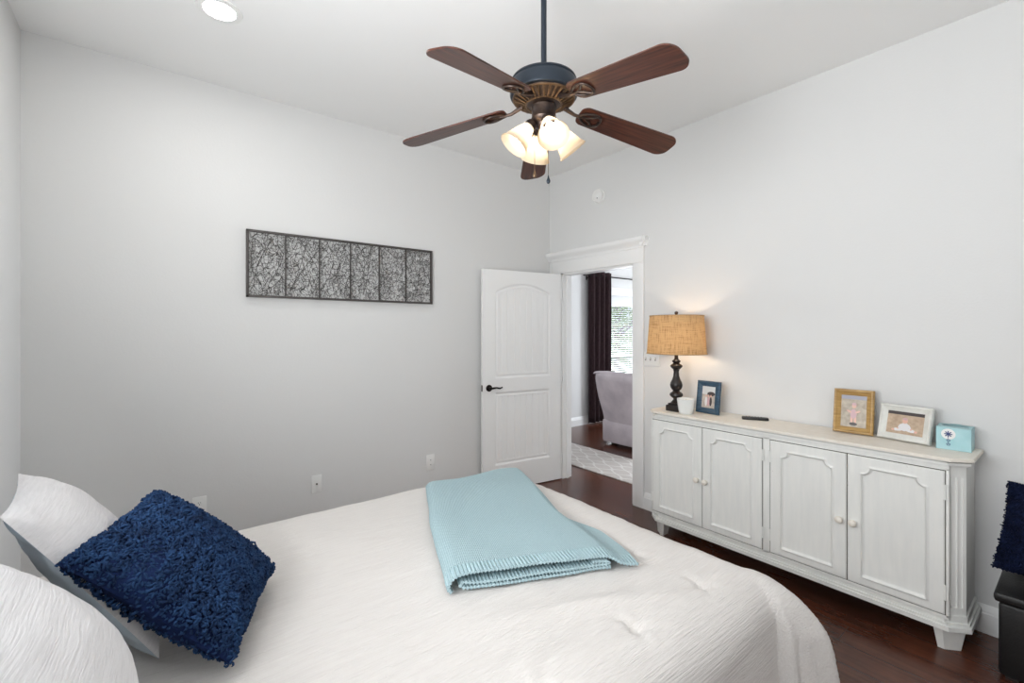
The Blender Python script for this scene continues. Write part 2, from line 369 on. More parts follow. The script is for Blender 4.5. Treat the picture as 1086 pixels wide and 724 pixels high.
# the open bedroom door: arched two-panel plank door
DW, DH, DT = .855, 2.022, .036
def door_h(u, v):
    """relief of the leaf at u across, v up (metres)"""
    h = 0
    pl, pr = .125, DW-.125
    def rect_sd(z0, z1, arch):
        top = z1
        if arch:
            s = (u-DW/2)/((pr-pl)/2); top = z1-.085*min(1, s*s)
        return min(u-pl, pr-u, v-z0, (top-v)*(.97))
    for z0, z1, ar in ((.235, .90, False), (1.03, 1.905, True)):
        d = rect_sd(z0, z1, ar)
        if d > 0:
            h = -.010*sstep(0, .012, d)+.006*sstep(.018, .034, d)-.003*sstep(.034, .040, d)
            if d > .042:
                g = ((u-pl)/(pr-pl)*9) % 1; g = min(g, 1-g)*(pr-pl)/9
                h -= .0045*(1-sstep(.002, .006, g))
    return h
def build_door():
    bm = bmesh.new(); nu, nv = 150, 300
    F = hfield(bm, lambda a, b: Vector((a*DW, -DT/2-door_h(a*DW, b*DH), b*DH)), nu, nv)
    B = hfield(bm, lambda a, b: Vector(((1-a)*DW, DT/2+door_h((1-a)*DW, b*DH), b*DH)), nu, nv)
    for i in range(nu):
        bm.faces.new((F[i+1][0], F[i][0], B[nu-i][0], B[nu-i-1][0])); bm.faces.new((F[i][nv], F[i+1][nv], B[nu-i-1][nv], B[nu-i][nv]))
    for j in range(nv):
        bm.faces.new((F[0][j], F[0][j+1], B[nu][j+1], B[nu][j])); bm.faces.new((F[nu][j+1], F[nu][j], B[0][j], B[0][j+1]))
    bmesh.ops.recalc_face_normals(bm, faces=bm.faces)
    d = struct('door_1', bm, M['door'], angle=50)
    # local x runs from the hinge (0) to the latch edge (DW); front face is local -y
    hx, hz = DW-.062, .945
    lv = bmesh.new()
    lathe(lv, [(0, 0), (.031, 0), (.031, .004), (.026, .010), (.012, .013), (.011, .045), (0, .047)], 28, Matrix.Translation((hx, -DT/2, hz)) @ Matrix.Rotation(PI/2, 4, 'X'))
    tube(lv, [(hx, -DT/2-.045, hz), (hx-.02, -DT/2-.052, hz+.004), (hx-.05, -DT/2-.053, hz+.006), (hx-.085, -DT/2-.05, hz-.002), (hx-.112, -DT/2-.047, hz+.006)], [.010, .0095, .008, .0075, .006], 10)
    lathe(lv, [(0, 0), (.031, 0), (.031, .004), (.026, .010), (0, .014)], 28, Matrix.Translation((hx, DT/2, hz)) @ Matrix.Rotation(-PI/2, 4, 'X'))
    obj('door_handle', lv, M['bronze'], d)['label'] = 'dark bronze lever handle'
    obj('latch_plate', bx(DW-.001, DW+.0015, -.012, .012, hz-.028, hz+.028), M['bronze'], d)
    for z in (.2, 1.02, 1.83):
        hb = bmesh.new(); tube(hb, [(-.006, -DT/2-.004, z-.05), (-.006, -DT/2-.004, z+.05)], .006, 10); bx(-.004, .03, -DT/2-.0015, -DT/2+.0005, z-.045, z+.045, bm=hb)
        obj('hinge', hb, M['door'], d)
    hp = Vector((3.165, 3.272)); fe = Vector((2.320, 3.392)); e = (fe-hp).normalized()
    # x axis along e, front normal (-y local) must face -Y world
    X = Vector((e.x, e.y, 0)); Z = Vector((0, 0, 1)); Y = Z.cross(X)
    if Y.y < 0:
        # mirror the leaf so that its front looks into the room
        for v in d.data.vertices: v.co.y = -v.co.y
        d.data.flip_normals()
        for ch in [c for c in bpy.data.objects if c.parent == d]:
            for v in ch.data.vertices: v.co.y = -v.co.y
            ch.data.flip_normals()
    m = mat_axes((hp.x, hp.y, .010), X, Y, Z); d.matrix_world = m
    d['label'] = 'white two-panel plank door with arched top swung open against the wall'; d['category'] = 'door'
build_door()

# hall window with blinds
def hall_window():
    x0, x1, z0, z1 = WIN; y = YH
    bm = bmesh.new()
    bx(x0-.09, x0, y-.018, y, z0, z1, .003, bm); bx(x1, x1+.09, y-.018, y, z0, z1, .003, bm)
    bx(x0-.11, x1+.11, y-.02, y, z1, z1+.11, .003, bm); bx(x0-.13, x1+.13, y-.035, y, z1+.11, z1+.135, .004, bm)
    bx(x0-.11, x1+.11, y-.045, y, z0-.03, z0, .004, bm); bx(x0-.09, x1+.09, y-.016, y, z0-.12, z0-.03, .003, bm)
    wn = struct('window_1', bm, M['trim'])
    fm = bmesh.new(); t = .045
    for a, b, c, d in ((x0, x0+t, z0, z1), (x1-t, x1, z0, z1), (x0, x1, z0, z0+t), (x0, x1, z1-t, z1), (x0, x1, 1.02, 1.065)): bx(a, b, y+.05, y+.09, c, d, .003, fm)
    obj('window_sash', fm, M['trim'], wn)
    obj('pane', bx(x0+t, x1-t, y+.068, y+.072, z0+t, z1-t), M['glass'], wn)
    bl = thing('window_blind', 'white horizontal slat blind on the window seen through the doorway', 'blind', ((x0+x1)/2, y+.022, z1))
    hb = bx(x0+.012, x1-.012, y-.012, y+.046, z1-.17, z1-.002, .003); wpart('valance', hb, M['blind'], bl)
    sl = bmesh.new(); n = 46
    for i in range(n):
        z = z0+.04+(z1-.19-z0-.04)*i/(n-1)
        box(sl, ((x0+x1)/2, y+.02, z), (x1-x0-.03, .046, .0022), 0, Matrix.Rotation(math.radians(6), 3, 'X'))
    wpart('slats', sl, M['blind'], bl)
    cd = bmesh.new()
    for x in (x0+.16, (x0+x1)/2, x1-.16): tube(cd, [(x, y+.0, z0+.02), (x, y+.0, z1-.1)], .0012, 5)
    wpart('ladder_cord', cd, M['blind'], bl)
    wpart('bottom_rail', bx(x0+.015, x1-.015, y, y+.044, z0+.005, z0+.025, .004), M['blind'], bl)
hall_window()
def simple_window(name, axis, lo, hi, z0, z1, at, sgn):
    """casing, sash and pane of the daylight windows; at = inner wall plane"""
    bm = bmesh.new(); fm = bmesh.new(); gm = bmesh.new()
    def b(bmm, a0, a1, d0, d1, c0, c1):
        d0, d1 = sorted((at+sgn*d0, at+sgn*d1))
        if axis == 'y': bx(d0, d1, a0, a1, c0, c1, .002, bmm)
        else: bx(a0, a1, d0, d1, c0, c1, .002, bmm)
    for a0, a1, c0, c1 in ((lo-.09, lo, z0, z1), (hi, hi+.09, z0, z1), (lo-.11, hi+.11, z1, z1+.11), (lo-.11, hi+.11, z0-.03, z0)): b(bm, a0, a1, -.018, 0, c0, c1)
    t = .04
    for a0, a1, c0, c1 in ((lo, lo+t, z0, z1), (hi-t, hi, z0, z1), (lo, hi, z0, z0+t), (lo, hi, z1-t, z1), (lo, hi, (z0+z1)/2-.02, (z0+z1)/2+.02)): b(fm, a0, a1, .02, .05, c0, c1)
    wn = struct(name, bm, M['trim']); obj('window_sash', fm, M['trim'], wn)
    b(gm, lo+t, hi-t, .033, .036, z0+t, z1-t); obj('pane', gm, M['glass'], wn)
simple_window('window_2', 'y', .02, 1.58, 1.14, 2.26, XL, -1)
simple_window('added_fill_window', 'y', 1.8, 3.4, .75, 2.25, XE, 1)  # unseen window added around the hall fill light

# ------------------------------------------------------------------ bed, comforter
XF, Y0, Y1, R, ZT = 1.78, .655, 2.37, .14, .62
IX, IY0, IY1 = XF-R, Y0+R, Y1-R
TUFTS = [(1.46-.368*k, .812) for k in range(3)]+[(1.452, 1.12), (1.45, 1.43)]
def wrinkle(x, y):
    h = .010*noise.noise((x*1.7, y*1.7, .3))+.006*noise.noise((x*4.1+9, y*3.2, 1.7))
    h += .005*noise.noise((x*5+3, y*15, 4.2))+.0022*noise.noise((x*9, y*34, 8.1))
    for tx, ty in TUFTS:
        d2 = (x-tx)**2+(y-ty)**2
        if d2 < .05:
            d = math.sqrt(d2); a = math.atan2(y-ty, x-tx)
            h -= .017*math.exp(-d2/.0006)+.005*math.exp(-d2/.008)
            h += .0045*math.exp(-((d-.045)/.035)**2)*math.cos(5*a+3*tx+5*ty)
    # diagonal drag folds by the throw and the near edge
    h += .007*math.exp(-((y-1.02+.35*(x-.95))/.035)**2)*sstep(.6, .9, x)*(1-sstep(1.1, 1.35, x))
    h += .006*math.exp(-((y-.93+.5*(x-1.15))/.03)**2)*sstep(.9, 1.05, x)*(1-sstep(1.2, 1.4, x))
    return h
def bed_top(x, y):
    dx = max(0, x-IX); dy = max(0, IY0-y, y-IY1); d = math.hypot(dx, dy)
    z = ZT+.004+.010*noise.noise((x*1.7, y*1.7, .3))+.006*noise.noise((x*4.1+9, y*3.2, 1.7))
    if d > 0: z -= R-math.sqrt(max(0, R*R-min(d, R*.999)**2))
    return z
def comforter():
    hang = .50; L = hang+R*PI/2-R*0
    ax0, ax1, ay0, ay1 = -.372, IX+L, IY0-L, IY1+L
    def P(a, b):
        p = ax0+(ax1-ax0)*a; q = ay0+(ay1-ay0)*b
        dx = max(0, p-IX); dy = (q-IY1 if q > IY1 else (q-IY0 if q < IY0 else 0)); d = math.hypot(dx, dy)
        cx, cy = min(p, IX), min(max(q, IY0), IY1)
        if d < 1e-6: return Vector((p, q, ZT+wrinkle(p, q)))
        nx, ny = dx/d, dy/d
        corner = min(1, min(abs(nx), abs(ny))*1.414)**1.25 if q < IY0+.01 or q > IY1-.01 else 0
        RA = R+.175*corner; s = RA*PI/2
        if d < s:
            th = d/RA; o = RA*math.sin(th); z = ZT-RA*(1-math.cos(th)); dr = 0
        else:
            e = d-s; dr = e; z = ZT-RA-e*.985; o = RA+.06*e+.12*corner*e
        ang = math.atan2(ny, nx)
        edge = (cx*1.0+cy*1.3)
        fold = dr/.5
        o += fold*(.026*math.sin(edge*15+1)+.013*math.sin(edge*31))*(1-corner)
        o += sstep(.06, .5, d)*corner*(.036*math.sin(ang*12+.4)+.012*math.sin(ang*27+1))
        k = math.exp(-d*5); wz = wrinkle(cx+nx*min(d, s), cy+ny*min(d, s))*.8
        if d < s: z += wz*math.cos(d/RA)
        o += wz*.9*min(1, d/s)
        z = max(z, .025)
        return Vector((cx+nx*o, cy+ny*o, z))
    bm = bmesh.new(); hfield(bm, P, 200, 230)
    bmesh.ops.recalc_face_normals(bm, faces=bm.faces)
    o = obj('comforter', bm, M['comforter'], sharp=False)
    md = o.modifiers.new('thickness', 'SOLIDIFY'); md.thickness = .016; md.offset = -1
    me = o.data
    if me.polygons[len(me.polygons)//2].normal.z < 0: me.flip_normals()
    tag(o, 'cream crinkled tufted comforter spread over the whole bed', 'comforter')
comforter()
def bed():
    r = thing('bed', 'bed standing under the cream comforter with its head at the left wall', 'bed', (.6, 1.47, 0))
    wpart('mattress', bx(-.38, XF-.05, Y0+.06, Y1-.06, .33, .575, .05), M['sham'], r)
    wpart('box_spring', bx(-.38, XF-.06, Y0+.07, Y1-.07, .16, .33, .02), M['sham_back'], r)
    wpart('headboard', bx(-.53, -.385, Y0+.05, 2.04, .1, 1.12, .03), M['black'], r)
    for x in (-.35, XF-.2):
        for y in (Y0+.15, Y1-.15): wpart('leg', bx(x-.03, x+.03, y-.03, y+.03, 0, .16, .006), M['black'], r)
bed()

# ------------------------------------------------------------------ pillows
def pillow_side(W, Hh, T, sgn, pinch=.07, seed=0, n=44, power=.55, edge=0.004):
    bm = bmesh.new()
    def P(a, b):
        # finer near the rim
        u = math.sin((a-.5)*PI)*.55+(2*a-1)*.45; v = math.sin((b-.5)*PI)*.55+(2*b-1)*.45
        x = W/2*u*(1-pinch*(1-v*v)*abs(u)**2); y = Hh/2*v*(1-pinch*(1-u*u)*abs(v)**2)
        t = max(0, (1-u*u)*(1-v*v))**power
        z = sgn*(T/2*t)+.012*noise.noise((u*1.5+seed, v*1.5, seed*.7))*min(1, t*4)
        z += .004*sgn*noise.noise((u*5+seed, v*5, 2.))*min(1, t*4)
        # gathers towards the corners
        c = abs(u*v); z += sgn*.006*c*c*math.sin((u-v)*14+seed)*min(1, t*6)
        return Vector((x, y, z))
    hfield(bm, P, n, n)
    if sgn < 0: bmesh.ops.reverse_faces(bm, faces=bm.faces)
    return bm
def sham(label, NH, FH, NF, T, group=None, seed=1):
    """corners: near-head, far-head, near-foot. local x runs near->far, y foot->head"""
    NH, FH, NF = Vector(NH), Vector(FH), Vector(NF)
    X = (FH-NH); W = X.length; X.normalize(); Yv = NH-NF; Yv = Yv-X*Yv.dot(X); Hh = Yv.length; Yv.normalize(); Z = X.cross(Yv)
    if Z.x < 0: Z = -Z; X = -X
    c = NF+(FH-NH)/2+Yv*Hh/2
    r = thing('euro_sham', label, 'pillow', group=group); r.matrix_world = mat_axes(c, X, Yv, Z)
    obj('front_cover', pillow_side(W*1.06, Hh*1.06, T, 1, .06, seed), M['sham'], r, sharp=False)['label'] = 'white crinkled front'
    obj('back_cover', pillow_side(W*1.06, Hh*1.06, T*.5, -1, .06, seed), M['sham_back'], r, sharp=False)['label'] = 'pale blue plain back'
    return r
sham('white crinkled square sham leaning at the head, behind the navy pillow', (-.27, 1.60, 1.06), (-.325, 2.10, 1.035), (.0, 1.45, .668), .22, 'white shams at the bed head', 1.)
sham('white crinkled square sham nearest the camera in the bottom left corner', (-.30, .86, 1.05), (-.30, 1.38, 1.06), (-.045, .80, .665), .25, 'white shams at the bed head', 5.)

SW = .45
def shag_mesh():
    vs, fs = [], []; rnd = random.Random(3)
    def surf(u, v, sgn):
        pinch = .05
        x = SW/2*u*(1-pinch*(1-v*v)*u*u); y = SW/2*v*(1-pinch*(1-u*u)*v*v)
        t = max(0, (1-u*u)*(1-v*v))**.5
        return Vector((x, y, sgn*(.075*t)))
    n = 80
    for sgn, dens in ((1, n), (-1, 46)):
        for i in range(dens):
            for j in range(dens):
                u = -1+2*(i+.5+rnd.uniform(-.45, .45))/dens; v = -1+2*(j+.5+rnd.uniform(-.22, .22))/dens
                p = surf(u, v, sgn); e = .01
                nn = (surf(min(1, u+e), v, sgn)-surf(max(-1, u-e), v, sgn)).cross(surf(u, min(1, v+e), sgn)-surf(u, max(-1, v-e), sgn))*sgn
                if nn.length < 1e-9: nn = Vector((u, v, sgn))
                nn.normalize(); nn = (nn+Vector((u, v, 0))*max(0, max(abs(u), abs(v))-.85)*3).normalized()
                d = Vector((rnd.uniform(-1, 1), rnd.uniform(-1, 1), rnd.uniform(-1, 1))); d = (d-nn*d.dot(nn)).normalized()
                row = .75+.35*math.sin(v*34+3*math.sin(u*5))
                L = rnd.uniform(.009, .0145)*row*(1 if rnd.random() > .006 else 1.8)*(1-.4*sstep(.85, 1, max(abs(u), abs(v)))); r0 = rnd.uniform(.0027, .0040)
                pts = [p-nn*.004, p+nn*L*.5+d*L*.25, p+nn*L*.75+d*L*.8, p+nn*L*.5+d*L*1.3]
                base = len(vs); a = d.cross(nn)
                for q, rr in zip(pts, (r0*.8, r0, r0, r0*.6)):
                    for k in range(4):
                        an = PI/2*k+.4; vs.append(q+a*math.cos(an)*rr+(nn if k % 2 else d)*math.sin(an)*rr)
                for s in range(3):
                    for k in range(4):
                        fs.append((base+s*4+k, base+s*4+(k+1) % 4, base+s*4+4+(k+1) % 4, base+s*4+4+k))
                fs.append((base+12, base+13, base+14, base+15))
    me = bpy.data.meshes.new('shag'); me.from_pydata([tuple(v) for v in vs], [], fs); me.materials.append(M['shag'])
    for p in me.polygons: p.use_smooth = True
    return me
def navy_pillow():
    r = thing('shaggy_pillow', 'navy blue shaggy square pillow lying on the bed against the white shams', 'pillow')
    Bc, Rc = Vector((.137, 1.30, .665)), Vector((.300, 1.70, .675)); e = (Rc-Bc).normalized()
    h = -Vector((e.y, -e.x, 0)).normalized(); ph = math.radians(41)
    wv = (h*math.cos(ph)+Vector((0, 0, 1))*math.sin(ph)); wv = (wv-e*wv.dot(e)).normalized()
    Z = e.cross(wv); c = (Bc+Rc)/2+wv*SW*.48
    r.matrix_world = mat_axes(c+Z*.01, e, wv, Z)
    b = pillow_side(SW, SW, .15, 1, .05, 3., 30, .5); merge(b, pillow_side(SW, SW, .15, -1, .05, 3., 30, .5))
    obj('cover', b, M['navy'], r, sharp=False)
    s = bpy.data.objects.new('shag', shag_mesh()); C.objects.link(s); s.parent = r; s['kind'] = 'stuff'
    return r
NP = navy_pillow()
def copy_tree(o, parent=None):
    c = o.copy(); C.objects.link(c)
    if parent: c.parent = parent
    for ch in [x for x in bpy.data.objects if x.parent == o]: copy_tree(ch, c)
    return c

# ------------------------------------------------------------------ folded teal throw
def blanket():
    r = thing('throw_blanket', 'folded pale teal knit throw with ribbed hem lying on the comforter', 'blanket', (1.15, 1.6, .62))
    O = Vector((.760, 1.262)); es = Vector((.929, -.37)).normalized(); et = Vector((.397, .917)).normalized()
    Lt, Ws, th = .985, .60, .0085
    path = [(.50, .006), (.36, .006), (.20, .006), (.07, .006), (.028, .008), (.010, .018), (.020, .029), (.045, .027), (.055, .020), (.075, .019), (.16, .020), (.32, .020), (.47, .020), (.535, .0215), (.548, .027), (.535, .033), (.46, .034), (.30, .034), (.13, .035), (.06, .037), (.040, .034), (.032, .028), (.022, .030), (.0, .026), (-.010, .016), (-.006, .006), (.010, .0), ]
    # the outer layer: rises on the left roll, runs over the top and falls to the bed on the right
    inner = [(.545, .007), (.40, .006), (.22, .006), (.06, .006), (.022, .009), (.010, .018), (.020, .027), (.06, .0215), (.20, .020), (.38, .020), (.51, .0205), (.538, .024), (.530, .031), (.48, .0335)]
    outer = [(.13, .034), (.075, .036), (.045, .031), (.030, .033), (.012, .043), (-.012, .040), (-.022, .022), (-.012, .001)]
    top = [(-.020, .004), (-.030, .020), (-.022, .040), (.000, .053), (.05, .056), (.15, .053), (.30, .052), (.44, .051), (.525, .049), (.560, .036), (.590, .018), (.625, .010), (.655, .008)]
    def resample(p, n):
        pts = []
        for i in range(len(p)-1):
            p0, p1, p2, p3 = p[max(i-1, 0)], p[i], p[i+1], p[min(i+2, len(p)-1)]
            for k in range(8):
                t = k/8; q = []
                for c in (0, 1): q.append(.5*((2*p1[c])+(-p0[c]+p2[c])*t+(2*p0[c]-5*p1[c]+4*p2[c]-p3[c])*t*t+(-p0[c]+3*p1[c]-3*p2[c]+p3[c])*t**3))
                pts.append(tuple(q))
        pts.append(p[-1])
        # even spacing
        d = [0]
        for a, b in zip(pts, pts[1:]): d.append(d[-1]+math.hypot(a[0]-b[0], a[1]-b[1]))
        out = []; j = 0
        for k in range(n+1):
            s = d[-1]*k/n
            while j < len(d)-2 and d[j+1] < s: j += 1
            f = (s-d[j])/max(1e-9, d[j+1]-d[j]); out.append((pts[j][0]+(pts[j+1][0]-pts[j][0])*f, pts[j][1]+(pts[j+1][1]-pts[j][1])*f))
        return out, d[-1]
    def layer(p, t0, t1, nt, ns, ribs, seed, wing):
        bm = bmesh.new(); uvl = bm.loops.layers.uv.new('UVMap'); q, ln = resample(p, ns)
        nrm = []
        for i in range(len(q)):
            a, b = q[max(i-1, 0)], q[min(i+1, len(q)-1)]; dx, dz = b[0]-a[0], b[1]-a[1]; l = math.hypot(dx, dz) or 1; nrm.append((-dz/l, dx/l))
        def pos(i, t, side):
            s, z = q[i]; n = nrm[i]; hh = th/2*side
            if ribs: hh += side*.0026*math.cos(i/ns*ln/.0125*2*PI)
            s2 = s+n[0]*hh; z2 = z+n[1]*hh
            back = sstep(0, 1, t/Lt)
            s2 = s2*(1+.0*back)+.010*math.sin(t*6+seed)*(1-abs(s2-.3))+.006*noise.noise((t*5, s*4, seed))
            # right side: wing out at the front, tucked towards the back
            if wing and s > .5: s2 -= (s-.5)*.75*sstep(.22, .45, t)-.006*math.sin(t*18)*sstep(.5, .6, s)
            zz = z2+.004*noise.noise((t*4+seed, s*5, 1.))*(1 if z > .015 else 0)
            tt = t+.016*noise.noise((s*5, seed, 2.))*(1-sstep(0, .3, t))-.012*sstep(.45, .65, s)*(1-sstep(0, .2, t))
            xy = O+es*s2+et*tt*(1+.115*sstep(.1, .45, s))
            zb = bed_top(xy.x, xy.y)
            return Vector((xy.x, xy.y, zb+.006+max(zz, .0005)*(1-.15*sstep(.7, 1, t/Lt))))
        G = {}
        for side in (1, -1): G[side] = [[bm.verts.new(pos(i, t0+(t1-t0)*j/nt, side)) for j in range(nt+1)] for i in range(ns+1)]
        def quad(vs, uvs):
            f = bm.faces.new(vs)
            for lp, c in zip(f.loops, uvs): lp[uvl].uv = c
        for side in (1, -1):
            g = G[side]
            for i in range(ns):
                for j in range(nt):
                    u = [(ln*a/ns, t0+(t1-t0)*b/nt) for a, b in ((i, j), (i+1, j), (i+1, j+1), (i, j+1))]
                    quad((g[i][j], g[i+1][j], g[i+1][j+1], g[i][j+1]), u)
        a, b = G[1], G[-1]
        for i in range(ns):
            for j in (0, nt): quad((a[i][j], a[i+1][j], b[i+1][j], b[i][j]), [(ln*i/ns, t0)]*4)
        for j in range(nt):
            for i in (0, ns): quad((a[i][j], a[i][j+1], b[i][j+1], b[i][j]), [(ln*i/ns, t0)]*4)
        bmesh.ops.recalc_face_normals(bm, faces=bm.faces); return bm
    hem = .055
    for nm, p, sd, wg in (('lower_fold', inner, 1.3, False), ('top_fold', top, 2.1, True)):
        o = wpart(nm, layer(p, hem, Lt, 60, 110, False, sd, wg), M['knit'], r, 60)
        o2 = wpart('ribbed_hem', layer(p, 0, hem, 4, 420, True, sd, wg), M['knit'], r, 60)
        o2['label'] = 'ribbed hem of the throw'
blanket()

# ------------------------------------------------------------------ sideboard
CX0, CY0, CY1, CZ = 2.86, .353, 2.0, .895
def sideboard():
    r = thing('sideboard', 'long grey-white distressed sideboard with four doors against the right wall', 'sideboard', (3.02, 1.18, 0))
    def plan(off, back=3.183):
        f = CX0-off; c = .062
        return [(back, CY0-off), (f+c, CY0-off), (f, CY0-off+c+.008), (f, CY1+off-c-.008), (f+c, CY1+off), (back, CY1+off)]
    bm = bmesh.new(); prism(bm, plan(-.006), .165, .860); wpart('carcass', bm, M['cabinet'], r)
    bm = bmesh.new()
    for off, z0, z1 in ((.026, .880, CZ-.003), (.023, CZ-.005, CZ)): prism(bm, plan(off), z0, z1)
    wpart('top', bm, M['cabinet_top'], r)['label'] = 'top tinted cream for the warm lamp light'
    bm = bmesh.new()
    for off, z0, z1 in ((.003, .850, .859), (.015, .859, .872), (.002, .871, .881)): prism(bm, plan(off), z0, z1)
    wpart('top_moulding', bm, M['cabinet'], r)
    bm = bmesh.new()
    for off, z0, z1 in ((.002, .132, .166), (.010, .122, .136), (.018, .103, .124)): prism(bm, plan(off), z0, z1)
    wpart('base_moulding', bm, M['cabinet'], r)
    # face frame: rails and stiles standing proud around the doors
    bm = bmesh.new(); fx = CX0-.004
    ys = [(1.975, 1.598), (1.593, 1.218), (1.172, .796), (.791, .418)]
    bx(fx, CX0+.01, .418-.014, 1.975+.014, .834, .857, .001, bm); bx(fx, CX0+.01, .418-.014, 1.975+.014, .150, .168, .001, bm)
    bx(fx, CX0+.01, 1.176, 1.214, .16, .84, .001, bm)
    for a, b in ((.404, .415), (1.979, 1.99)): bx(fx, CX0+.01, a, b, .16, .84, .001, bm)
    wpart('face_frame', bm, M['cabinet'], r)
    # fluted chamfered corners
    for sy, yc in ((1, CY0), (-1, CY1)):
        p0 = Vector((CX0+.006, yc+sy*(.074), 0)); p1 = Vector((CX0+.068, yc+sy*.006, 0)); d = p1-p0; n = Vector((-d.y, d.x, 0)).normalized()
        if n.x > 0: n = -n
        poly = []; N = 90
        for i in range(N+1):
            t = i/N; dep = .004
            if .12 < t < .88:
                g = ((t-.12)/.76*3) % 1; g = (g-.14)/.72; dep = .004-(.011*math.sqrt(max(0, 1-(2*g-1)**2)) if 0 < g < 1 else 0)
            q = p0+d*t+n*dep; poly.append((q.x, q.y))
        poly += [((p1-n*.012).x, (p1-n*.012).y), ((p0-n*.012).x, (p0-n*.012).y)]
        bm = bmesh.new(); prism(bm, poly, .20, .80); 
        flat_p = [p0+n*.0035, p1+n*.0035, p1-n*.01, p0-n*.01]
        for z0, z1 in ((.165, .20), (.80, .852)): prism(bm, [(q.x, q.y) for q in flat_p], z0, z1)
        wpart('fluted_corner', bm, M['cabinet'], r, 25)
    # feet
    for yc, sy in ((CY0, 1), (CY1, -1)):
        for fr in (1, 0):
            if fr: base = [(CX0+.005, yc+sy*.075), (CX0+.005, yc+sy*.108), (CX0+.088, yc+sy*.108), (CX0+.088, yc+sy*.004), (CX0+.066, yc+sy*.004)]
            else: base = [(3.10, yc+sy*.004), (3.10, yc+sy*.12), (3.18, yc+sy*.12), (3.18, yc+sy*.004)]
            cx = sum(p[0] for p in base)/len(base); cy = sum(p[1] for p in base)/len(base)
            bm = bmesh.new(); A = [bm.verts.new((cx+(x-cx)*.70, cy+(y-cy)*.70, 0)) for x, y in base]; B = [bm.verts.new((x, y, .10)) for x, y in base]
            n = len(base); bm.faces.new(A); bm.faces.new(B)
            for i in range(n): bm.faces.new((A[i], A[(i+1) % n], B[(i+1) % n], B[i]))
            bmesh.ops.recalc_face_normals(bm, faces=bm.faces); wpart('foot', bm, M['cabinet'], r)
    # doors
    z0, z1 = .172, .830; hgt = z1-z0
    def relief(u, v, w):
        l, rr, b, t = .062, w-.062, .045, hgt-.052
        sd = min(u-l, rr-u, v-b, t-v)
        # concave notched top corners with a small step
        for cx in (l, rr):
            rad = .036; d = math.hypot(u-cx, v-t)-rad
            if abs(u-cx) < .05 and v > t-.05: sd = min(sd, d)
        h = 0
        h -= .007*sstep(-.002, .004, sd)
        h += .010*math.exp(-((sd-.001)/.0042)**2)
        # stile joints
        for jx in (l-.002, rr+.002):
            if v > t-.01 or v < b+.0: h -= .0022*math.exp(-((u-jx)/.0022)**2)
        e = min(u, w-u, v, hgt-v); h -= .004*(1-sstep(0, .004, e))
        return h
    for k, (ya, yb) in enumerate(ys):
        w_ = ya-yb; nu, nv = 96, 165; bm = bmesh.new()
        F = hfield(bm, lambda a, b: Vector((CX0-.012-relief(a*w_, b*hgt, w_), ya-a*w_, z0+b*hgt)), nu, nv)
        rim = [F[i][0] for i in range(nu)]+[F[nu][j] for j in range(nv)]+[F[i][nv] for i in range(nu, 0, -1)]+[F[0][j] for j in range(nv, 0, -1)]
        bk = [bm.verts.new((CX0+.004, v.co.y, v.co.z)) for v in rim]
        for i in range(len(rim)): bm.faces.new((rim[i], rim[(i+1) % len(rim)], bk[(i+1) % len(rim)], bk[i]))
        bmesh.ops.recalc_face_normals(bm, faces=bm.faces)
        d = wpart('door', bm, M['cabinet'], r, 60)
        ky = yb+.027 if k % 2 == 0 else ya-.027
        kb = bmesh.new()
        lathe(kb, [(0, 0), (.011, 0), (.010, .004), (.007, .010), (.008, .014), (.016, .019), (.0185, .026), (.016, .033), (.009, .0375), (0, .039)], 24, Matrix.Translation((CX0-.012, ky, .483)) @ Matrix.Rotation(-PI/2, 4, 'Y'))
        kb.transform(Matrix.Translation(-r.location)); obj('knob', kb, M['cabinet_top'], d)
        hy = ya+.002 if k % 2 == 0 else yb-.002
        for hz in (.275, .735):
            hb = bmesh.new(); tube(hb, [(CX0-.014, hy, hz-.034), (CX0-.014, hy, hz+.034)], .0045, 8); bx(CX0-.0125, CX0-.0105, hy-.011, hy+.011, hz-.032, hz+.032, bm=hb)
            hb.transform(Matrix.Translation(-r.location)); obj('hinge', hb, M['cabinet'], d)
    bm = bx(CX0-.003, CX0+.006, .41, 1.985, .166, .836); wpart('door_gap_shade', bm, M['dark_gap'], r)  # dark sheet behind the doors, paints the shade in their gaps
sideboard()

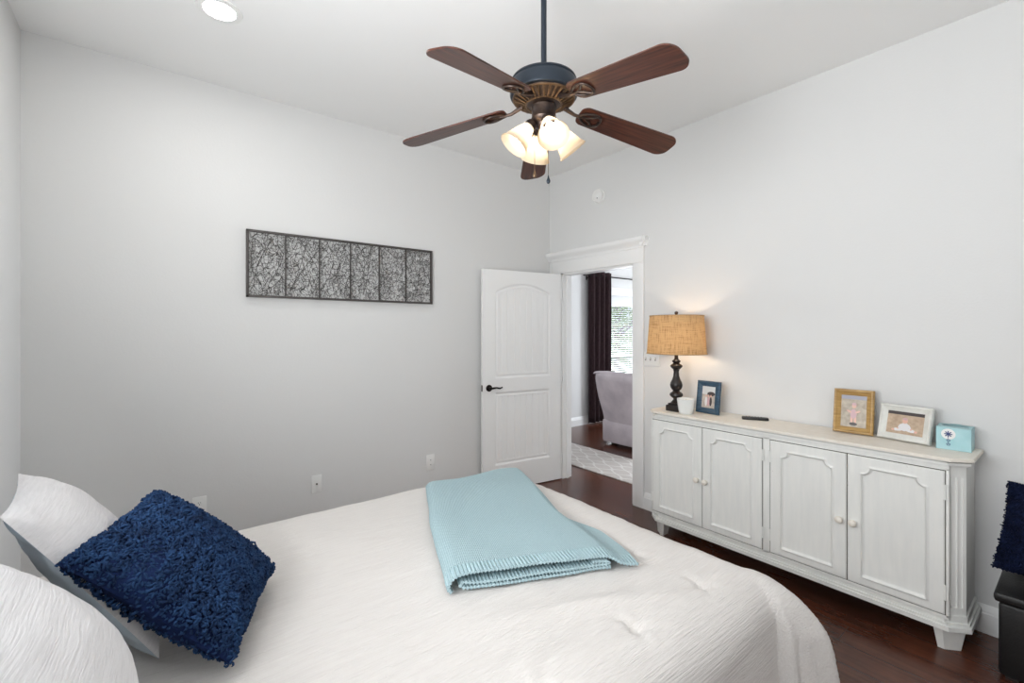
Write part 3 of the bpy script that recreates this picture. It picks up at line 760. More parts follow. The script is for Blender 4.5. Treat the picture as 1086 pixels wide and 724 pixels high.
# ------------------------------------------------------------------ things on the sideboard
def table_lamp():
    r = thing('table_lamp', 'lit table lamp with burlap drum shade and dark turned base on the sideboard', 'lamp', (2.975, 1.862, CZ))
    b = bmesh.new(); box(b, (0, 0, .022), (.108, .108, .044), .006); box(b, (0, 0, .050), (.085, .085, .014), .004); obj('base', b, M['black'], r)
    prof = [(.030, .056), (.040, .060), (.030, .070), (.020, .084), (.022, .090), (.034, .098), (.047, .112), (.044, .126), (.026, .140), (.022, .147), (.030, .152), (.040, .168), (.044, .186), (.040, .204), (.030, .224), (.021, .250), (.018, .282), (.022, .300), (.030, .306), (.042, .318), (.043, .328), (.030, .338), (.020, .345), (.028, .354), (.030, .362), (.018, .370), (.013, .378), (.013, .420), (.018, .425), (.018, .455), (0, .458)]
    b = bmesh.new(); lathe(b, prof, 28); obj('column', b, M['black'], r)
    s0, s1 = .412, .690
    b = bmesh.new(); lathe(b, [(.206, s0), (.186, s1)], 56, caps=False); sh = obj('lamp_shade', b, M['burlap'], r); sh['label'] = 'tan burlap drum shade'
    for rr, z in ((.2065, s0+.003), (.1865, s1-.003)):
        b = bmesh.new(); tube(b, [(rr*math.cos(2*PI*k/48), rr*math.sin(2*PI*k/48), z) for k in range(48)], .003, 6, True)
        obj('rim', b, M['burlap'], sh)
    b = bmesh.new()
    for k in range(3):
        a = 2*PI*k/3; tube(b, [(0, 0, s1-.012), (.185*math.cos(a), .185*math.sin(a), s1-.006)], .002, 6)
    for s in (-1, 1): tube(b, [(s*.02, 0, .44), (s*.055, 0, .50), (s*.055, 0, .60), (s*.01, 0, s1-.012)], .0022, 6)
    obj('harp', b, M['fan_dark'], r)
    b = bmesh.new(); lathe(b, [(0, s1-.014), (.007, s1-.012), (.006, s1+.002), (.009, s1+.008), (.014, s1+.016), (.012, s1+.026), (0, s1+.032)], 16); obj('finial', b, M['fan_dark'], r)
    b = bmesh.new(); lathe(b, [(0, .455), (.013, .458), (.014, .48), (.026, .51), (.030, .535), (.024, .56), (0, .57)], 14); obj('bulb', b, M['lampbulb'], r)
table_lamp()
def candle():
    r = thing('candle_jar', 'white candle in a frosted glass jar beside the lamp base', 'candle', (2.926, 1.756, CZ))
    b = bmesh.new(); lathe(b, [(0, 0), (.040, 0), (.046, .006), (.051, .03), (.059, .085), (.061, .105), (.058, .105), (.057, .092), (0, .092)], 32); obj('jar', b, M['jar'], r)
    b = bmesh.new(); lathe(b, [(0, .0925), (.056, .0925), (.056, .0945), (.02, .0955), (0, .0955)], 28); w_ = obj('wax', b, M['wax'], r)
    b = bmesh.new(); tube(b, [(0, 0, .094), (.001, 0, .101)], .0012, 6); obj('wick', b, M['hole'], w_)
candle()
def frame(name, label, loc, rotz, W, Hh, bar, dep, tilt, mat, pic, build, foot=True, steps=True):
    """standing picture frame; local x across (seen left to right), local -y is the front, leaning back by tilt"""
    r = thing(name, label, 'picture frame', loc, rotz)
    T = Matrix.Rotation(-tilt, 4, 'X')
    b = bmesh.new()
    prof = [(0, 0), (0, -dep*.75), (bar*.15, -dep), (bar*.35, -dep), (bar*.45, -dep*.82), (bar*.8, -dep*.62), (bar, -dep*.42), (bar, 0)]
    cs = [(-W/2, 0, 1, 1), (W/2, 0, -1, 1), (W/2, Hh, -1, -1), (-W/2, Hh, 1, -1)]
    rings = [[b.verts.new((x+sx*i, o, z+sz*i)) for i, o in prof] for x, z, sx, sz in cs]
    for k in range(4):
        A, B = rings[k], rings[(k+1) % 4]
        for i in range(len(prof)): b.faces.new((A[i], B[i], B[(i+1) % len(prof)], A[(i+1) % len(prof)]))
    bmesh.ops.recalc_face_normals(b, faces=b.faces); b.transform(T); obj('moulding', b, mat, r, 20)
    b = bmesh.new(); build(b, W-2*bar, Hh-2*bar, bar); b.transform(Matrix.Translation((0, -dep*.40, 0))); b.transform(T)
    obj('photograph', b, pic, r)['label'] = 'printed snapshot'
    b = bx(-W/2+bar*.4, W/2-bar*.4, -.003, .0, bar*.4, Hh-bar*.4); b.transform(T); obj('backing', b, M['black'], r)
    if foot:
        b = bmesh.new(); zt = Hh*.62; p = T @ Vector((0, 0, zt)); ln = p.y+min(.085, .05+Hh*.18)
        prism(b, [(-.025, 0), (.025, 0), (.016, 1), (-.016, 1)], -.0015, .0015)
        a = Vector((0, ln, .001)); d = p-a; up = d.normalized(); X = Vector((1, 0, 0)); n = X.cross(up)
        b.transform(mat_axes(a, X, d, n)); obj('easel_back', b, M['black'], r)
    return r
def quad(b, x0, x1, z0, z1, y, mi):
    f = b.faces.new([b.verts.new(p) for p in ((x0, y, z0), (x1, y, z0), (x1, y, z1), (x0, y, z1))]); f.material_index = mi
def disc(b, cx, cz, rx, rz, y, mi, a0=0, n=18, rot=0):
    vs = []
    for k in range(n):
        a = a0+2*PI*k/n; x, z = rx*math.cos(a), rz*math.sin(a); vs.append(b.verts.new((cx+x*math.cos(rot)-z*math.sin(rot), y, cz+x*math.sin(rot)+z*math.cos(rot))))
    b.faces.new(vs).material_index = mi
def pic_family(b, w_, h, z):
    quad(b, -w_/2, w_/2, z, z+h, 0, 1); quad(b, -w_/2, w_/2, z+h*.62, z+h, -.0003, 0); disc(b, w_*.2, z+h*.66, w_*.3, h*.10, -.0005, 4)
    for i, (x, c, s) in enumerate(((-.16, 5, 1), (.02, 3, 1.05), (.2, 4, .95))):
        disc(b, x*w_, z+h*.30, w_*.10*s, h*.22*s, -.0008, c); disc(b, x*w_, z+h*.56, w_*.055, h*.055, -.0011, 2)
def pic_child(b, w_, h, z):
    quad(b, -w_/2, w_/2, z, z+h, 0, 1); quad(b, -w_/2, w_/2, z+h*.88, z+h, -.0003, 0)
    for s in (-1, 1): disc(b, s*w_*.07, z+h*.24, w_*.05, h*.15, -.0006, 2)
    disc(b, 0, z+h*.42, w_*.13, h*.15, -.0008, 3)
    for s in (-1, 1): disc(b, s*w_*.17, z+h*.49, w_*.11, h*.03, -.001, 2, rot=s*.5)
    disc(b, .02*w_, z+h*.68, w_*.09, h*.085, -.0012, 2); disc(b, .02*w_, z+h*.73, w_*.09, h*.045, -.0014, 3)
    disc(b, -.0*w_, z+h*.10, w_*.16, h*.05, -.0014, 4)
def pic_baby(b, w_, h, z):
    quad(b, -w_/2, w_/2, z, z+h, 0, 1); quad(b, -w_/2, w_/2, z+h*.86, z+h, -.0003, 4)
    disc(b, 0, z+h*.33, w_*.12, h*.19, -.0006, 5)
    for s in (-1, 1):
        disc(b, s*w_*.17, z+h*.19, w_*.14, h*.07, -.0008, 5, rot=-s*.12); disc(b, s*w_*.31, z+h*.16, w_*.045, h*.05, -.001, 2)
        disc(b, s*w_*.13, z+h*.34, w_*.035, h*.12, -.001, 5, rot=s*.45); disc(b, s*w_*.18, z+h*.24, w_*.025, h*.035, -.0012, 2)
    disc(b, 0, z+h*.60, w_*.075, h*.125, -.0012, 2); disc(b, 0, z+h*.685, w_*.072, h*.055, -.0014, 3)
RZ = -PI/2      # local -y (front) looks towards -X
frame('picture_frame', 'slate blue upright picture frame standing beside the lamp', (3.045, 1.660, CZ+.002), RZ-.10, .175, .225, .038, .022, .12, M['bluef'], photo('family', srgb(214, 216, 216), srgb(170, 160, 150), srgb(206, 198, 190)), pic_family)
frame('picture_frame', 'gold upright picture frame with a child photo, leaning left of the white frame', (3.095, .832, CZ+.002), RZ+.06, .185, .245, .034, .026, .17, M['gold'], photo('child', srgb(150, 150, 164), srgb(150, 136, 118), srgb(190, 178, 158)), pic_child, False)
frame('picture_frame', 'white landscape picture frame with a baby photo, beside the tissue box', (3.085, .610, CZ+.002), RZ-.20, .225, .185, .034, .026, .26, M['whitef'], photo('baby', srgb(70, 62, 60), srgb(176, 152, 130), srgb(206, 184, 160)), pic_baby, True)
def remote():
    r = thing('remote_control', 'black remote control lying flat on the sideboard', 'remote', (3.075, 1.355, CZ), math.radians(-63))
    b = bmesh.new(); box(b, (0, 0, .009), (.155, .042, .017), .006); obj('body', b, M['leather'], r)
    b = bmesh.new()
    for i in range(6):
        for j in range(3): box(b, (-.05+i*.017, -.012+j*.012, .0178), (.009, .007, .0024), .001)
    obj('buttons', b, flat('remote_button', srgb(70, 70, 72), .5), r)
remote()
def tissue_box():
    r = thing('tissue_box', 'pale teal cardboard tissue box on the right end of the sideboard', 'tissue box', (3.108, .418, CZ), .03)
    w_, d, h = .122, .125, .108
    b = bmesh.new(); ov = []; n = 40
    # carton: four sides, bottom and a top with a long oval opening
    for x0, x1, y0, y1 in ((-w_/2, -w_/2+.0012, -d/2, d/2), (w_/2-.0012, w_/2, -d/2, d/2), (-w_/2, w_/2, -d/2, -d/2+.0012), (-w_/2, w_/2, d/2-.0012, d/2)): bx(x0, x1, y0, y1, 0, h, bm=b)
    bx(-w_/2, w_/2, -d/2, d/2, 0, .0012, bm=b)
    A, B = [], []
    for k in range(n):
        a = 2*PI*k/n; ca, sa = math.cos(a), math.sin(a); m = max(abs(ca), abs(sa))
        A.append(b.verts.new((w_/2*ca/m, d/2*sa/m, h))); B.append(b.verts.new((.030*ca+.012, .050*sa, h)))
    for k in range(n): b.faces.new((A[k], A[(k+1) % n], B[(k+1) % n], B[k]))
    obj('carton', b, M['teal'], r)
    b = bmesh.new()
    for k in range(8):
        a = 2*PI*k/8; tube(b, [(-w_/2-.0012, .018, h*.70), (-w_/2-.0012, .018+.015*math.cos(a), h*.70+.015*math.sin(a))], .0022, 6)
    for z in (.42, .24): tube(b, [(-w_/2-.0008, .018+.007*math.cos(k), h*z+.006*math.sin(k)) for k in (0.4, 1.5, 2.7, 3.9, 5.2)], .0015, 5, True)
    bg = bmesh.new(); lathe(bg, [(0, 0), (.026, 0), (.026, .0006), (0, .0006)], 24, Matrix.Translation((-w_/2, .018, h*.70)) @ Matrix.Rotation(-PI/2, 4, 'Y'))
    bd = obj('badge', bg, M['plate'], r); bd['label'] = 'white round badge'
    tube(b, [(-w_/2-.0009, .018, h*.70), (-w_/2-.0009, .018, h*.42), (-w_/2-.0009, .018, h*.24)], .0006, 4)
    obj('flower_print', b, flat('navy_print', srgb(70, 84, 130), .5), r)['label'] = 'dark blue flower print'
    b = bmesh.new(); hfield(b, lambda a, c: Vector((.012+(a-.5)*.05, (c-.5)*.085, h-.028+.012*math.sin(a*7+c*3)*math.sin(c*PI))), 14, 16); obj('tissue', b, M['hole'], r)  # dark sheet standing in for the shade inside the carton
    # torn rear flap of the opening
    b = bmesh.new(); hfield(b, lambda a, c: Vector((.018+.028*math.sin(c*PI)*(1-a*.2)+.004, (c-.5)*.094, h+.001+.004*a*math.sin(c*PI))), 4, 18); obj('opening_flap', b, M['teal'], r)
tissue_box()

# ------------------------------------------------------------------ ottoman bench with pillow
def ottoman():
    r = thing('storage_ottoman', 'black leather storage ottoman at the right edge beside the sideboard', 'ottoman', (3.0, -.12, 0))
    wpart('body', bx(2.832, 3.17, -.49, .248, .012, .318, .012), M['leather'], r)
    wpart('lid', bx(2.818, 3.18, -.505, .262, .320, .362, .014), M['leather'], r)
    for x in (2.87, 3.13):
        for y in (-.45, .21): wpart('foot', bx(x-.02, x+.02, y-.02, y+.02, 0, .014), M['black'], r)
    p = copy_tree(NP); p['label'] = 'midnight navy shaggy pillow standing on the black ottoman'
    dk = varied('midnight_shag_yarn', srgb(12, 18, 40), srgb(22, 32, 62), 22, .9, spec=.15)
    for ch in [x for x in bpy.data.objects if x.parent == p]: ch.data = ch.data.copy(); ch.data.materials[0] = dk
    X = Vector((0, -1, 0)); Yv = Vector((.20, 0, .38)).normalized(); Z = X.cross(Yv)
    if Z.x > 0: X = -X; Z = X.cross(Yv)
    c = Vector((2.955, .050, .362))+Yv*.225
    p.matrix_world = mat_axes(c+Vector((0, -.012, .012)), X, Yv, Z) @ Matrix.Rotation(math.radians(5)*(1 if X.y > 0 else -1), 4, 'Z') @ Matrix.Diagonal((1, .9, 1, 1))
ottoman()

# ------------------------------------------------------------------ wall things
def wall_art():
    x0, x1, z0, z1 = .471, 1.832, 1.696, 2.142; y = YB
    r = thing('wire_wall_art', 'long dark metal wall art of tangled wire in a rectangular frame', 'wall art', ((x0+x1)/2, y-.03, (z0+z1)/2))
    b = bmesh.new(); f = .015
    for a, c, d, e in ((x0, x1, z0, z0+f), (x0, x1, z1-f, z1), (x0, x0+f, z0, z1), (x1-f, x1, z0, z1)): bx(a, c, y-.038, y-.016, d, e, .002, b)
    wpart('frame', b, M['wire'], r)
    pw = (x1-x0-2*f)/6
    for k in range(1, 6):
        xx = x0+f+pw*k; wpart('divider', bx(xx-.0032, xx+.0032, y-.034, y-.020, z0+f, z1-f), M['wire'], r)
    for xx in (x0+.2, x1-.2):
        for zz in (z0+.01, z1-.01): wpart('standoff', tube(bmesh.new(), [(xx, y, zz), (xx, y-.02, zz)], .004, 6), M['wire'], r)
    rnd = random.Random(11)
    b = bmesh.new(); h = z1-z0-2*f
    for k in range(6):
        px = x0+f+pw*k
        nx_, nz_ = 15, 26; cw, chh = pw/nx_, h/nz_; G = {}
        for i in range(nx_+1):
            for j in range(nz_+1):
                jx = 0 if i in (0, nx_) else rnd.gauss(0, .36)*cw; jz = 0 if j in (0, nz_) else rnd.gauss(0, .36)*chh
                G[i, j] = (px+min(max(i*cw+jx, 0), pw), y-.026+rnd.uniform(-.005, .005), z0+f+min(max(j*chh+jz, 0), h))
        for i in range(nx_+1):
            for j in range(nz_+1):
                for di, dj, pr in ((1, 0, .55), (0, 1, .62), (1, 1, .30), (1, -1, .30), (2, 1, .06), (1, 2, .10), (1, -2, .10)):
                    if (i+di, j+dj) in G and rnd.random() < pr: tube(b, [G[i, j], G[i+di, j+dj]], rnd.choice((.0010, .0012, .0015)), 4)
        for i in range(5):
            p, q = Vector((rnd.random()*pw, rnd.random()*h)), Vector((rnd.random()*pw, rnd.random()*h)); m = (p+q)/2+Vector((rnd.gauss(0, .03), rnd.gauss(0, .03)))
            tube(b, [(px+min(max(c.x, 0), pw), y-.03, z0+f+min(max(c.y, 0), h)) for c in [p*(1-t)**2+m*2*t*(1-t)+q*t*t for t in [k_/7 for k_ in range(8)]]], .0019, 5)
    o = wpart('wire_mesh', b, M['wire'], r); o['kind'] = 'stuff'; o['label'] = 'tangled dark wires'
wall_art()
def plate(name, label, cat, x, z, kind, W=.076, Hh=.120):
    r = thing(name, label, cat, (x, YB, z), 0, 'wall plates on the back wall')
    b = bmesh.new(); box(b, (0, -.003, 0), (W, .006, Hh), .0025); obj('plate', b, M['plate'], r)
    if kind == 'outlet':
        for s in (-1, 1):
            b = bmesh.new(); lathe(b, [(0, 0), (.0165, 0), (.0165, .002), (.0155, .003), (0, .003)], 24, Matrix.Translation((0, -.006, s*.0195)) @ Matrix.Rotation(PI/2, 4, 'X')); rc = obj('receptacle', b, M['plate'], r)
            b = bmesh.new()
            for dx, hh in ((-.0063, .008), (.0063, .0065)): box(b, (dx, -.0091, s*.0195+.004), (.0022, .0012, hh))
            lathe(b, [(0, 0), (.0026, 0), (.0026, .001), (0, .001)], 10, Matrix.Translation((0, -.0087, s*.0195-.007)) @ Matrix.Rotation(PI/2, 4, 'X')); obj('slots', b, M['hole'], rc)
    elif kind == 'coax':
        b = bmesh.new(); lathe(b, [(0, 0), (.0065, 0), (.0065, .004), (.0045, .0045), (.0045, .011), (0, .011)], 12, Matrix.Translation((0, -.006, 0)) @ Matrix.Rotation(PI/2, 4, 'X')); obj('connector', b, flat('nickel', srgb(110, 104, 98), .3, .8), r)
    else:
        for s in (-1, 1):
            b = bmesh.new(); box(b, (0, -.0065, s*.02), (.016, .003, .016), .001); jk = obj('jack', b, M['plate'], r)
            b = bmesh.new(); box(b, (0, -.0082, s*.02), (.009, .001, .008)); obj('jack_opening', b, flat('jack_grey', srgb(170, 170, 170), .5), jk)
    for s in ((0,) if kind == 'outlet' else (-1, 1)):
        b = bmesh.new(); lathe(b, [(0, 0), (.003, 0), (.002, .0012), (0, .0012)], 10, Matrix.Translation((0, -.006, s*.042)) @ Matrix.Rotation(PI/2, 4, 'X'))
        obj('screw', b, M['plate'], r)
plate('wall_outlet', 'white duplex power outlet low on the wall behind the navy pillow', 'outlet', .220, .377, 'outlet')
plate('coax_plate', 'white wall plate with one round connector, middle of three low plates', 'wall plate', .917, .373, 'coax', .072, .125)
plate('data_plate', 'white two-jack wall plate low on the wall left of the open door', 'wall plate', 1.830, .366, 'data', .076, .13)
def switch():
    r = thing('light_switch', 'white triple light switch plate between door casing and lamp', 'switch', (XR, 2.235, 1.243), -PI/2)
    b = bmesh.new(); box(b, (0, -.003, 0), (.165, .006, .115), .0025); obj('plate', b, M['plate'], r)
    for x in (-.046, 0, .046):
        b = bmesh.new(); box(b, (x, -.0062, 0), (.012, .001, .026)); sl_ = obj('toggle_slot', b, flat('slot_grey', srgb(150, 148, 146), .5), r)
        b = bmesh.new(); box(b, (x, -.011, .004), (.0065, .012, .011), .001, Matrix.Rotation(.4, 3, 'X')); obj('toggle', b, M['wax'], sl_)
    for x in (-.046, 0, .046):
        for z in (-.03, .03):
            b = bmesh.new(); lathe(b, [(0, 0), (.003, 0), (.002, .0012), (0, .0012)], 8, Matrix.Translation((x, -.006, z)) @ Matrix.Rotation(PI/2, 4, 'X'))
            obj('screw', b, M['plate'], r)
switch()
def smoke():
    r = thing('smoke_detector', 'round white smoke detector high on the wall above the doorway', 'smoke detector', (XR, 2.785, 2.703), -PI/2)
    T = Matrix.Rotation(PI/2, 4, 'X')
    b = bmesh.new(); lathe(b, [(0, 0), (.070, 0), (.070, .010), (.066, .013), (0, .013)], 36, T); obj('mount', b, M['plate'], r)
    b = bmesh.new(); lathe(b, [(.0, .013), (.058, .013), (.060, .018), (.058, .033), (.050, .041), (.036, .0425), (.034, .0405), (.03, .0425), (0, .044)], 36, T); obj('cover', b, M['plate'], r)
    b = bmesh.new(); lathe(b, [(0, .043), (.006, .043), (.005, .0455), (0, .0455)], 12, Matrix.Translation((.012, 0, -.026)) @ T); obj('test_button', b, flat('button_grey', srgb(150, 150, 150), .5), r)
smoke()
def recessed():
    r = thing('recessed_light', 'lit round recessed ceiling light near the top left corner', 'ceiling light', (.250, 2.640, H))
    b = bmesh.new(); lathe(b, [(.066, -.001), (.070, -.006), (.098, -.004), (.100, 0), (.066, 0)], 40, caps=False); obj('trim_ring', b, M['plate'], r)
    b = bmesh.new(); lathe(b, [(0, -.0005), (.067, -.0005), (.067, -.002), (0, -.003)], 36); obj('lens', b, M['can'], r)
recessed()

# ------------------------------------------------------------------ ceiling fan
def fan():
    r = thing('ceiling_fan', 'five-blade walnut ceiling fan with four lit glass shades on a down rod', 'ceiling fan', (1.325, 1.466, H))
    z = lambda q: q-H
    b = bmesh.new(); lathe(b, [(0, z(H-.001)), (.062, z(H-.001)), (.064, z(H-.02)), (.05, z(H-.05)), (.028, z(H-.07)), (0, z(H-.072))], 28); obj('canopy', b, M['motor'], r)
    b = bmesh.new(); tube(b, [(0, 0, z(2.56)), (0, 0, z(H-.06))], .0125, 14); lathe(b, [(.013, z(2.62)), (.022, z(2.615)), (.026, z(2.59)), (.03, z(2.57)), (.0, z(2.57))], 20); obj('down_rod', b, M['motor'], r)
    b = bmesh.new(); lathe(b, [(0, z(2.575)), (.07, z(2.573)), (.112, z(2.566)), (.128, z(2.556)), (.131, z(2.549)), (.1275, z(2.545)), (.1275, z(2.539)), (.134, z(2.536)), (.136, z(2.53)), (.136, z(2.492)), (.133, z(2.484)), (.126, z(2.480)), (0, z(2.478))], 56); b.transform(Matrix.Diagonal((1.08, 1.08, 1, 1))); obj('motor_housing', b, M['motor'], r)
    b = bmesh.new(); lathe(b, [(.125, z(2.483)), (.120, z(2.474)), (.100, z(2.466)), (.072, z(2.452)), (.058, z(2.448)), (0, z(2.447))], 48); b.transform(Matrix.Diagonal((1.08, 1.08, 1, 1))); v = obj('vent_ring', b, M['fan_dark'], r)
    b = bmesh.new()
    for k in range(30):
        a = 2*PI*k/30; ca, sa = math.cos(a), math.sin(a); tube(b, [(.118*ca, .118*sa, z(2.472)), (.098*ca, .098*sa, z(2.462)), (.074*ca, .074*sa, z(2.449))], [.0055, .005, .003], 6)
    tube(b, [(.121*math.cos(2*PI*k/48), .121*math.sin(2*PI*k/48), z(2.474)) for k in range(48)], .005, 6, True)
    tube(b, [(.070*math.cos(2*PI*k/36), .070*math.sin(2*PI*k/36), z(2.450)) for k in range(36)], .004, 6, True)
    b.transform(Matrix.Diagonal((1.08, 1.08, 1, 1)))
    obj('vent_ribs', b, M['brass'], v)['label'] = 'antique brass ribs'
    b = bmesh.new(); lathe(b, [(0, z(2.45)), (.050, z(2.448)), (.054, z(2.440)), (.052, z(2.432)), (.052, z(2.395)), (.055, z(2.390)), (.050, z(2.378)), (.035, z(2.368)), (.030, z(2.352)), (.022, z(2.344)), (0, z(2.342))], 36); obj('switch_housing', b, M['fan_dark'], r)
    # blades
    zr, zt, rt = 2.435, 2.352, .665
    for k in range(5):
        ang = math.radians(125.6+72*k); slope = math.atan2(zt-zr, rt-.17)
        # blade-local frame: x outwards, y across, z up
        X = Vector((math.cos(ang)*math.cos(slope), math.sin(ang)*math.cos(slope), math.sin(slope))); Yv = Vector((-math.sin(ang), math.cos(ang), 0)); Z = X.cross(Yv)
        F = mat_axes(Vector((math.cos(ang)*.17, math.sin(ang)*.17, z(zr))), X, Yv, Z) @ Matrix.Rotation(math.radians(-11), 4, 'X')
        L = (rt-.17)/math.cos(slope); wr, wt = .056, .071; out = []
        def arc(cx, cy, rad, a0, a1, n=8):
            for i in range(n+1):
                a = a0+(a1-a0)*i/n; out.append((cx+rad*math.cos(a), cy+rad*math.sin(a)))
        arc(L-.05, wt-.05, .05, PI/2, 0); arc(L-.05, -wt+.05, .05, 0, -PI/2)
        arc(.035, -wr+.035, .035, -PI/2, -PI); arc(.035, wr-.035, .035, PI, PI/2)
        b = bmesh.new(); prism(b, out, 0, .006)
        bl = obj('blade', b, M['blade'], r)
        # grain follows the blade: object coordinates need the blade's own frame
        bl.matrix_local = F
        b = bmesh.new()
        G = Matrix.Translation((0, 0, -.004))
        def iron(pts, rad): tube(b, [G @ Vector(p) for p in pts], rad, 8)
        iron([(-.075, 0, .012), (-.05, 0, .004), (-.02, 0, -.004), (.01, 0, -.003), (.035, 0, -.002)], [.011, .009, .0075, .006, .005])
        ring = []
        for i in range(28):
            a = 2*PI*i/28; xx = .055+.050*math.cos(a); yy = .036*math.sin(a)*(1.0+.35*math.cos(a)); ring.append(G @ Vector((xx, yy, -.001)))
        tube(b, ring, .0055, 8, True)
        iron([(.03, 0, -.002), (.06, .016, -.002), (.085, .034, -.002)], .0042); iron([(.03, 0, -.002), (.06, -.016, -.002), (.085, -.034, -.002)], .0042)
        for sx, sy in ((.06, .012), (.06, -.012), (.098, 0)): lathe(b, [(0, 0), (.006, 0), (.005, -.003), (0, -.004)], 10, Matrix.Translation((sx, sy, -.001)))
        ir = obj('blade_iron', b, M['fan_dark'], r); ir.matrix_local = F
    # light kit
    for k in range(4):
        ang = math.radians(245+90*k); tilt = math.radians(38)
        ax = Vector((math.cos(ang)*math.sin(tilt), math.sin(ang)*math.sin(tilt), -math.cos(tilt)))
        p0 = Vector((math.cos(ang)*.052, math.sin(ang)*.052, z(2.368)))
        Y2 = Vector((-math.sin(ang), math.cos(ang), 0)); X2 = Y2.cross(ax)
        F = mat_axes(p0, X2, Y2, ax)
        b = bmesh.new(); tube(b, [Vector((math.cos(ang)*.02, math.sin(ang)*.02, z(2.372))), Vector((math.cos(ang)*.04, math.sin(ang)*.04, z(2.376))), p0+ax*.005], .009, 10)
        lathe(b, [(0, -.004), (.020, -.002), (.024, .008), (.026, .026), (.022, .030), (0, .030)], 24, F); arm = obj('lamp_holder', b, M['fan_dark'], r)
        b = bmesh.new(); lathe(b, [(.025, .020), (.027, .030), (.034, .048), (.042, .068), (.049, .090), (.056, .112), (.066, .132), (.0665, .134), (.0655, .134), (.054, .112)], 36, F, caps=False); s = obj('glass_shade', b, M['frost'], r); s['label'] = 'frosted bell-shaped glass shade'
        b = bmesh.new(); lathe(b, [(0, .030), (.010, .032), (.012, .044), (.022, .066), (.025, .082), (.020, .097), (0, .106)], 12, F); obj('bulb', b, M['bulb'], s)
    for dx, dy, L, m in ((-.028, .028, .195, M['brass']), (.016, -.012, .222, M['motor'])):
        b = bmesh.new(); zt_ = z(2.372); tube(b, [(dx, dy, zt_), (dx, dy, zt_-L)], .0012, 6)
        c = obj('pull_chain', b, M['brass'], r)
        b = bmesh.new(); lathe(b, [(0, 0), (.002, -.002), (.0035, -.012), (.0085, -.026), (.0085, -.032), (.005, -.038), (0, -.040)], 14, Matrix.Translation((dx, dy, zt_-L))); obj('pull_knob', b, m, c)
fan()

# ------------------------------------------------------------------ the room beyond the doorway
def rug():
    b = bmesh.new(); box(b, (3.94, 3.1, .007), (.68, 3.0, .012), .004); o = obj('runner_rug', b, M['rug']); tag(o, 'pale runner rug with trellis pattern beyond the doorway', 'rug')
rug()
def recliner():
    r = thing('recliner', 'lavender grey plush recliner seen from behind through the doorway', 'armchair', (4.95, 3.56, 0))
    ya, yb = 3.10, 4.00; rnd = 4
    # back: a rounded slab leaning towards the bedroom, rolled at the top
    b = bmesh.new()
    prof = [(4.605, .30), (4.575, .42), (4.53, .55), (4.48, .68), (4.43, .80), (4.405, .87), (4.405, .91), (4.43, .945), (4.48, .965), (4.55, .955), (4.60, .92), (4.64, .85), (4.70, .70), (4.78, .52), (4.84, .42)]
    n = 34
    def P(a, c):
        i = a*(len(prof)-1); k = min(int(i), len(prof)-2); f = i-k
        x = prof[k][0]*(1-f)+prof[k+1][0]*f; zz = prof[k][1]*(1-f)+prof[k+1][1]*f
        s = 2*c-1; e = abs(s)**6; mid = 4.62
        wid = .86+.14*sstep(.35, .85, zz)
        y = (ya+yb)/2+s*(yb-ya)/2*wid; x = x+(4.60-x)*e*.55*sstep(.35, .9, zz)+(.02*e if a < .5 else -.05*e); zz = zz-.03*e*sstep(.6, .95, zz)
        return Vector((x, y, zz+.006*noise.noise((y*6, zz*6, 1))))
    hfield(b, P, 42, n)
    bmesh.ops.holes_fill(b, edges=[e for e in b.edges if e.is_boundary]); bmesh.ops.recalc_face_normals(b, faces=b.faces)
    wpart('backrest', b, M['recliner'], r, 60)
    b = bmesh.new(); bx(4.60, 5.42, ya+.04, yb-.04, .035, .33, .03, b); wpart('base', b, M['recliner'], r)
    b = bmesh.new(); bx(4.80, 5.46, ya+.2, yb-.2, .31, .50, .06, b); wpart('seat', b, M['recliner'], r)
    for y0, y1 in ((ya+.03, ya+.22), (yb-.22, yb-.03)):
        b = bmesh.new(); bx(4.70, 5.44, y0, y1, .06, .62, .07, b); wpart('arm', b, M['recliner'], r)
    for x in (4.74, 5.34):
        for y in (ya+.14, yb-.14): wpart('foot', bx(x-.03, x+.03, y-.03, y+.03, 0, .04), M['black'], r)
recliner()
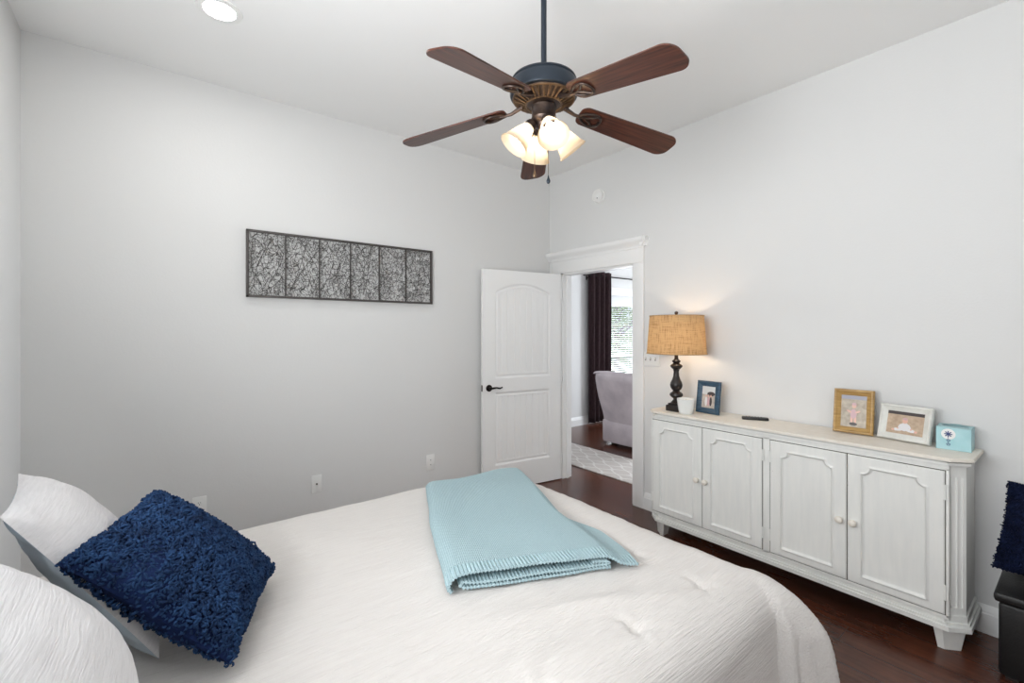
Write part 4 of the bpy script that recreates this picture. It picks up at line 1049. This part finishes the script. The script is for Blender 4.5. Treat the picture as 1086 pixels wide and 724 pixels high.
def curtain():
    r = thing('curtain', 'dark plum grommet curtain hanging beside the hall window', 'curtain', (5.62, 4.85, 0))
    b = bmesh.new(); x0, x1 = 5.33, 5.86
    def P(a, c):
        x = x0+(x1-x0)*a*(1-.0*c); zz = .03+2.38*c
        return Vector((x+.012*math.sin(c*5+a*9)*(1-c), 4.845+.042*math.sin(a*2*PI*4.5)*(.75+.25*c)+.01*math.sin(a*23)*(1-c), zz))
    hfield(b, P, 110, 24); o = wpart('drape', b, M['curtain'], r, 180)
    md = o.modifiers.new('t', 'SOLIDIFY'); md.thickness = .003
    for k in range(9):
        xx = x0+(x1-x0)*(k+.5)/9; b = bmesh.new(); tube(b, [(xx, 4.845+.024*math.cos(2*PI*i/16)*.8, 2.345+.024*math.sin(2*PI*i/16)) for i in range(16)], .004, 6, True); wpart('grommet', b, M['bronze'], r)
    q = thing('curtain_rod', 'dark bronze curtain rod above the hall window', 'curtain rod', (6.4, 4.85, 2.345))
    b = bmesh.new(); tube(b, [(5.25, 4.845, 2.345), (7.35, 4.845, 2.345)], .011, 10); wpart('rod', b, M['bronze'], q)
    for x, s in ((5.25, -1), (7.35, 1)):
        b = bmesh.new(); lathe(b, [(0, 0), (.014, .004), (.024, .022), (.022, .04), (0, .052)], 16, Matrix.Translation((x, 4.845, 2.345)) @ Matrix.Rotation(s*PI/2, 4, 'Y')); wpart('finial', b, M['bronze'], q)
    for x in (5.36, 7.25):
        b = bmesh.new(); tube(b, [(x, YH, 2.31), (x, 4.86, 2.31), (x, 4.845, 2.333)], .007, 8); box(b, (x, YH-.003, 2.31), (.03, .006, .07), .002); wpart('bracket', b, M['bronze'], q)
curtain()

# ------------------------------------------------------------------ outdoors behind the hall window
struct('ground_outside', bx(-12, 40, YH+.13, 60, -.35, -.25), M['lawn'])
def tree(x, y, hgt, rad, label, seed):
    r = thing('garden_tree', label, 'tree', (x, y, -.25), 0, 'trees outside the hall window'); rnd = random.Random(seed)
    b = bmesh.new(); tube(b, [(0, 0, 0), (.05, .02, hgt*.3), (-.04, .03, hgt*.6), (0, 0, hgt*.85)], [.13, .10, .07, .03], 10)
    for k in range(6):
        a = rnd.uniform(0, 2*PI); zz = hgt*rnd.uniform(.35, .6); tube(b, [(0, 0, zz), (rad*.4*math.cos(a), rad*.4*math.sin(a), zz+rad*.3), (rad*.75*math.cos(a), rad*.75*math.sin(a), zz+rad*.7)], [.05, .035, .015], 7)
    obj('trunk', b, M['bark'], r)
    vs, fs = [], []
    for i in range(8000):
        d = Vector((rnd.gauss(0, 1), rnd.gauss(0, 1), rnd.gauss(0, 1))).normalized()*rad*rnd.random()**.4
        p = Vector((d.x, d.y, d.z*.9+hgt*.62)); nb = noise.noise(p*1.3+Vector((seed, 0, 0)))
        if nb < -.12: continue
        a = Vector((rnd.gauss(0, 1), rnd.gauss(0, 1), rnd.gauss(0, 1))).normalized(); c = a.orthogonal().normalized(); s = rnd.uniform(.05, .09); k = len(vs)
        vs += [p-a*s, p+c*s*.5, p+a*s, p-c*s*.5]; fs.append((k, k+1, k+2, k+3))
    me = bpy.data.meshes.new('foliage'); me.from_pydata([tuple(v) for v in vs], [], fs); me.materials.append(M['leaf'])
    o = bpy.data.objects.new('foliage', me); C.objects.link(o); o.parent = r
tree(11.9, 9.6, 3.6, 2.0, 'leafy green tree outside the hall window, nearest the pane', 1)
tree(17.5, 14.6, 4.2, 2.4, 'leafy green tree outside the hall window, further back', 2)
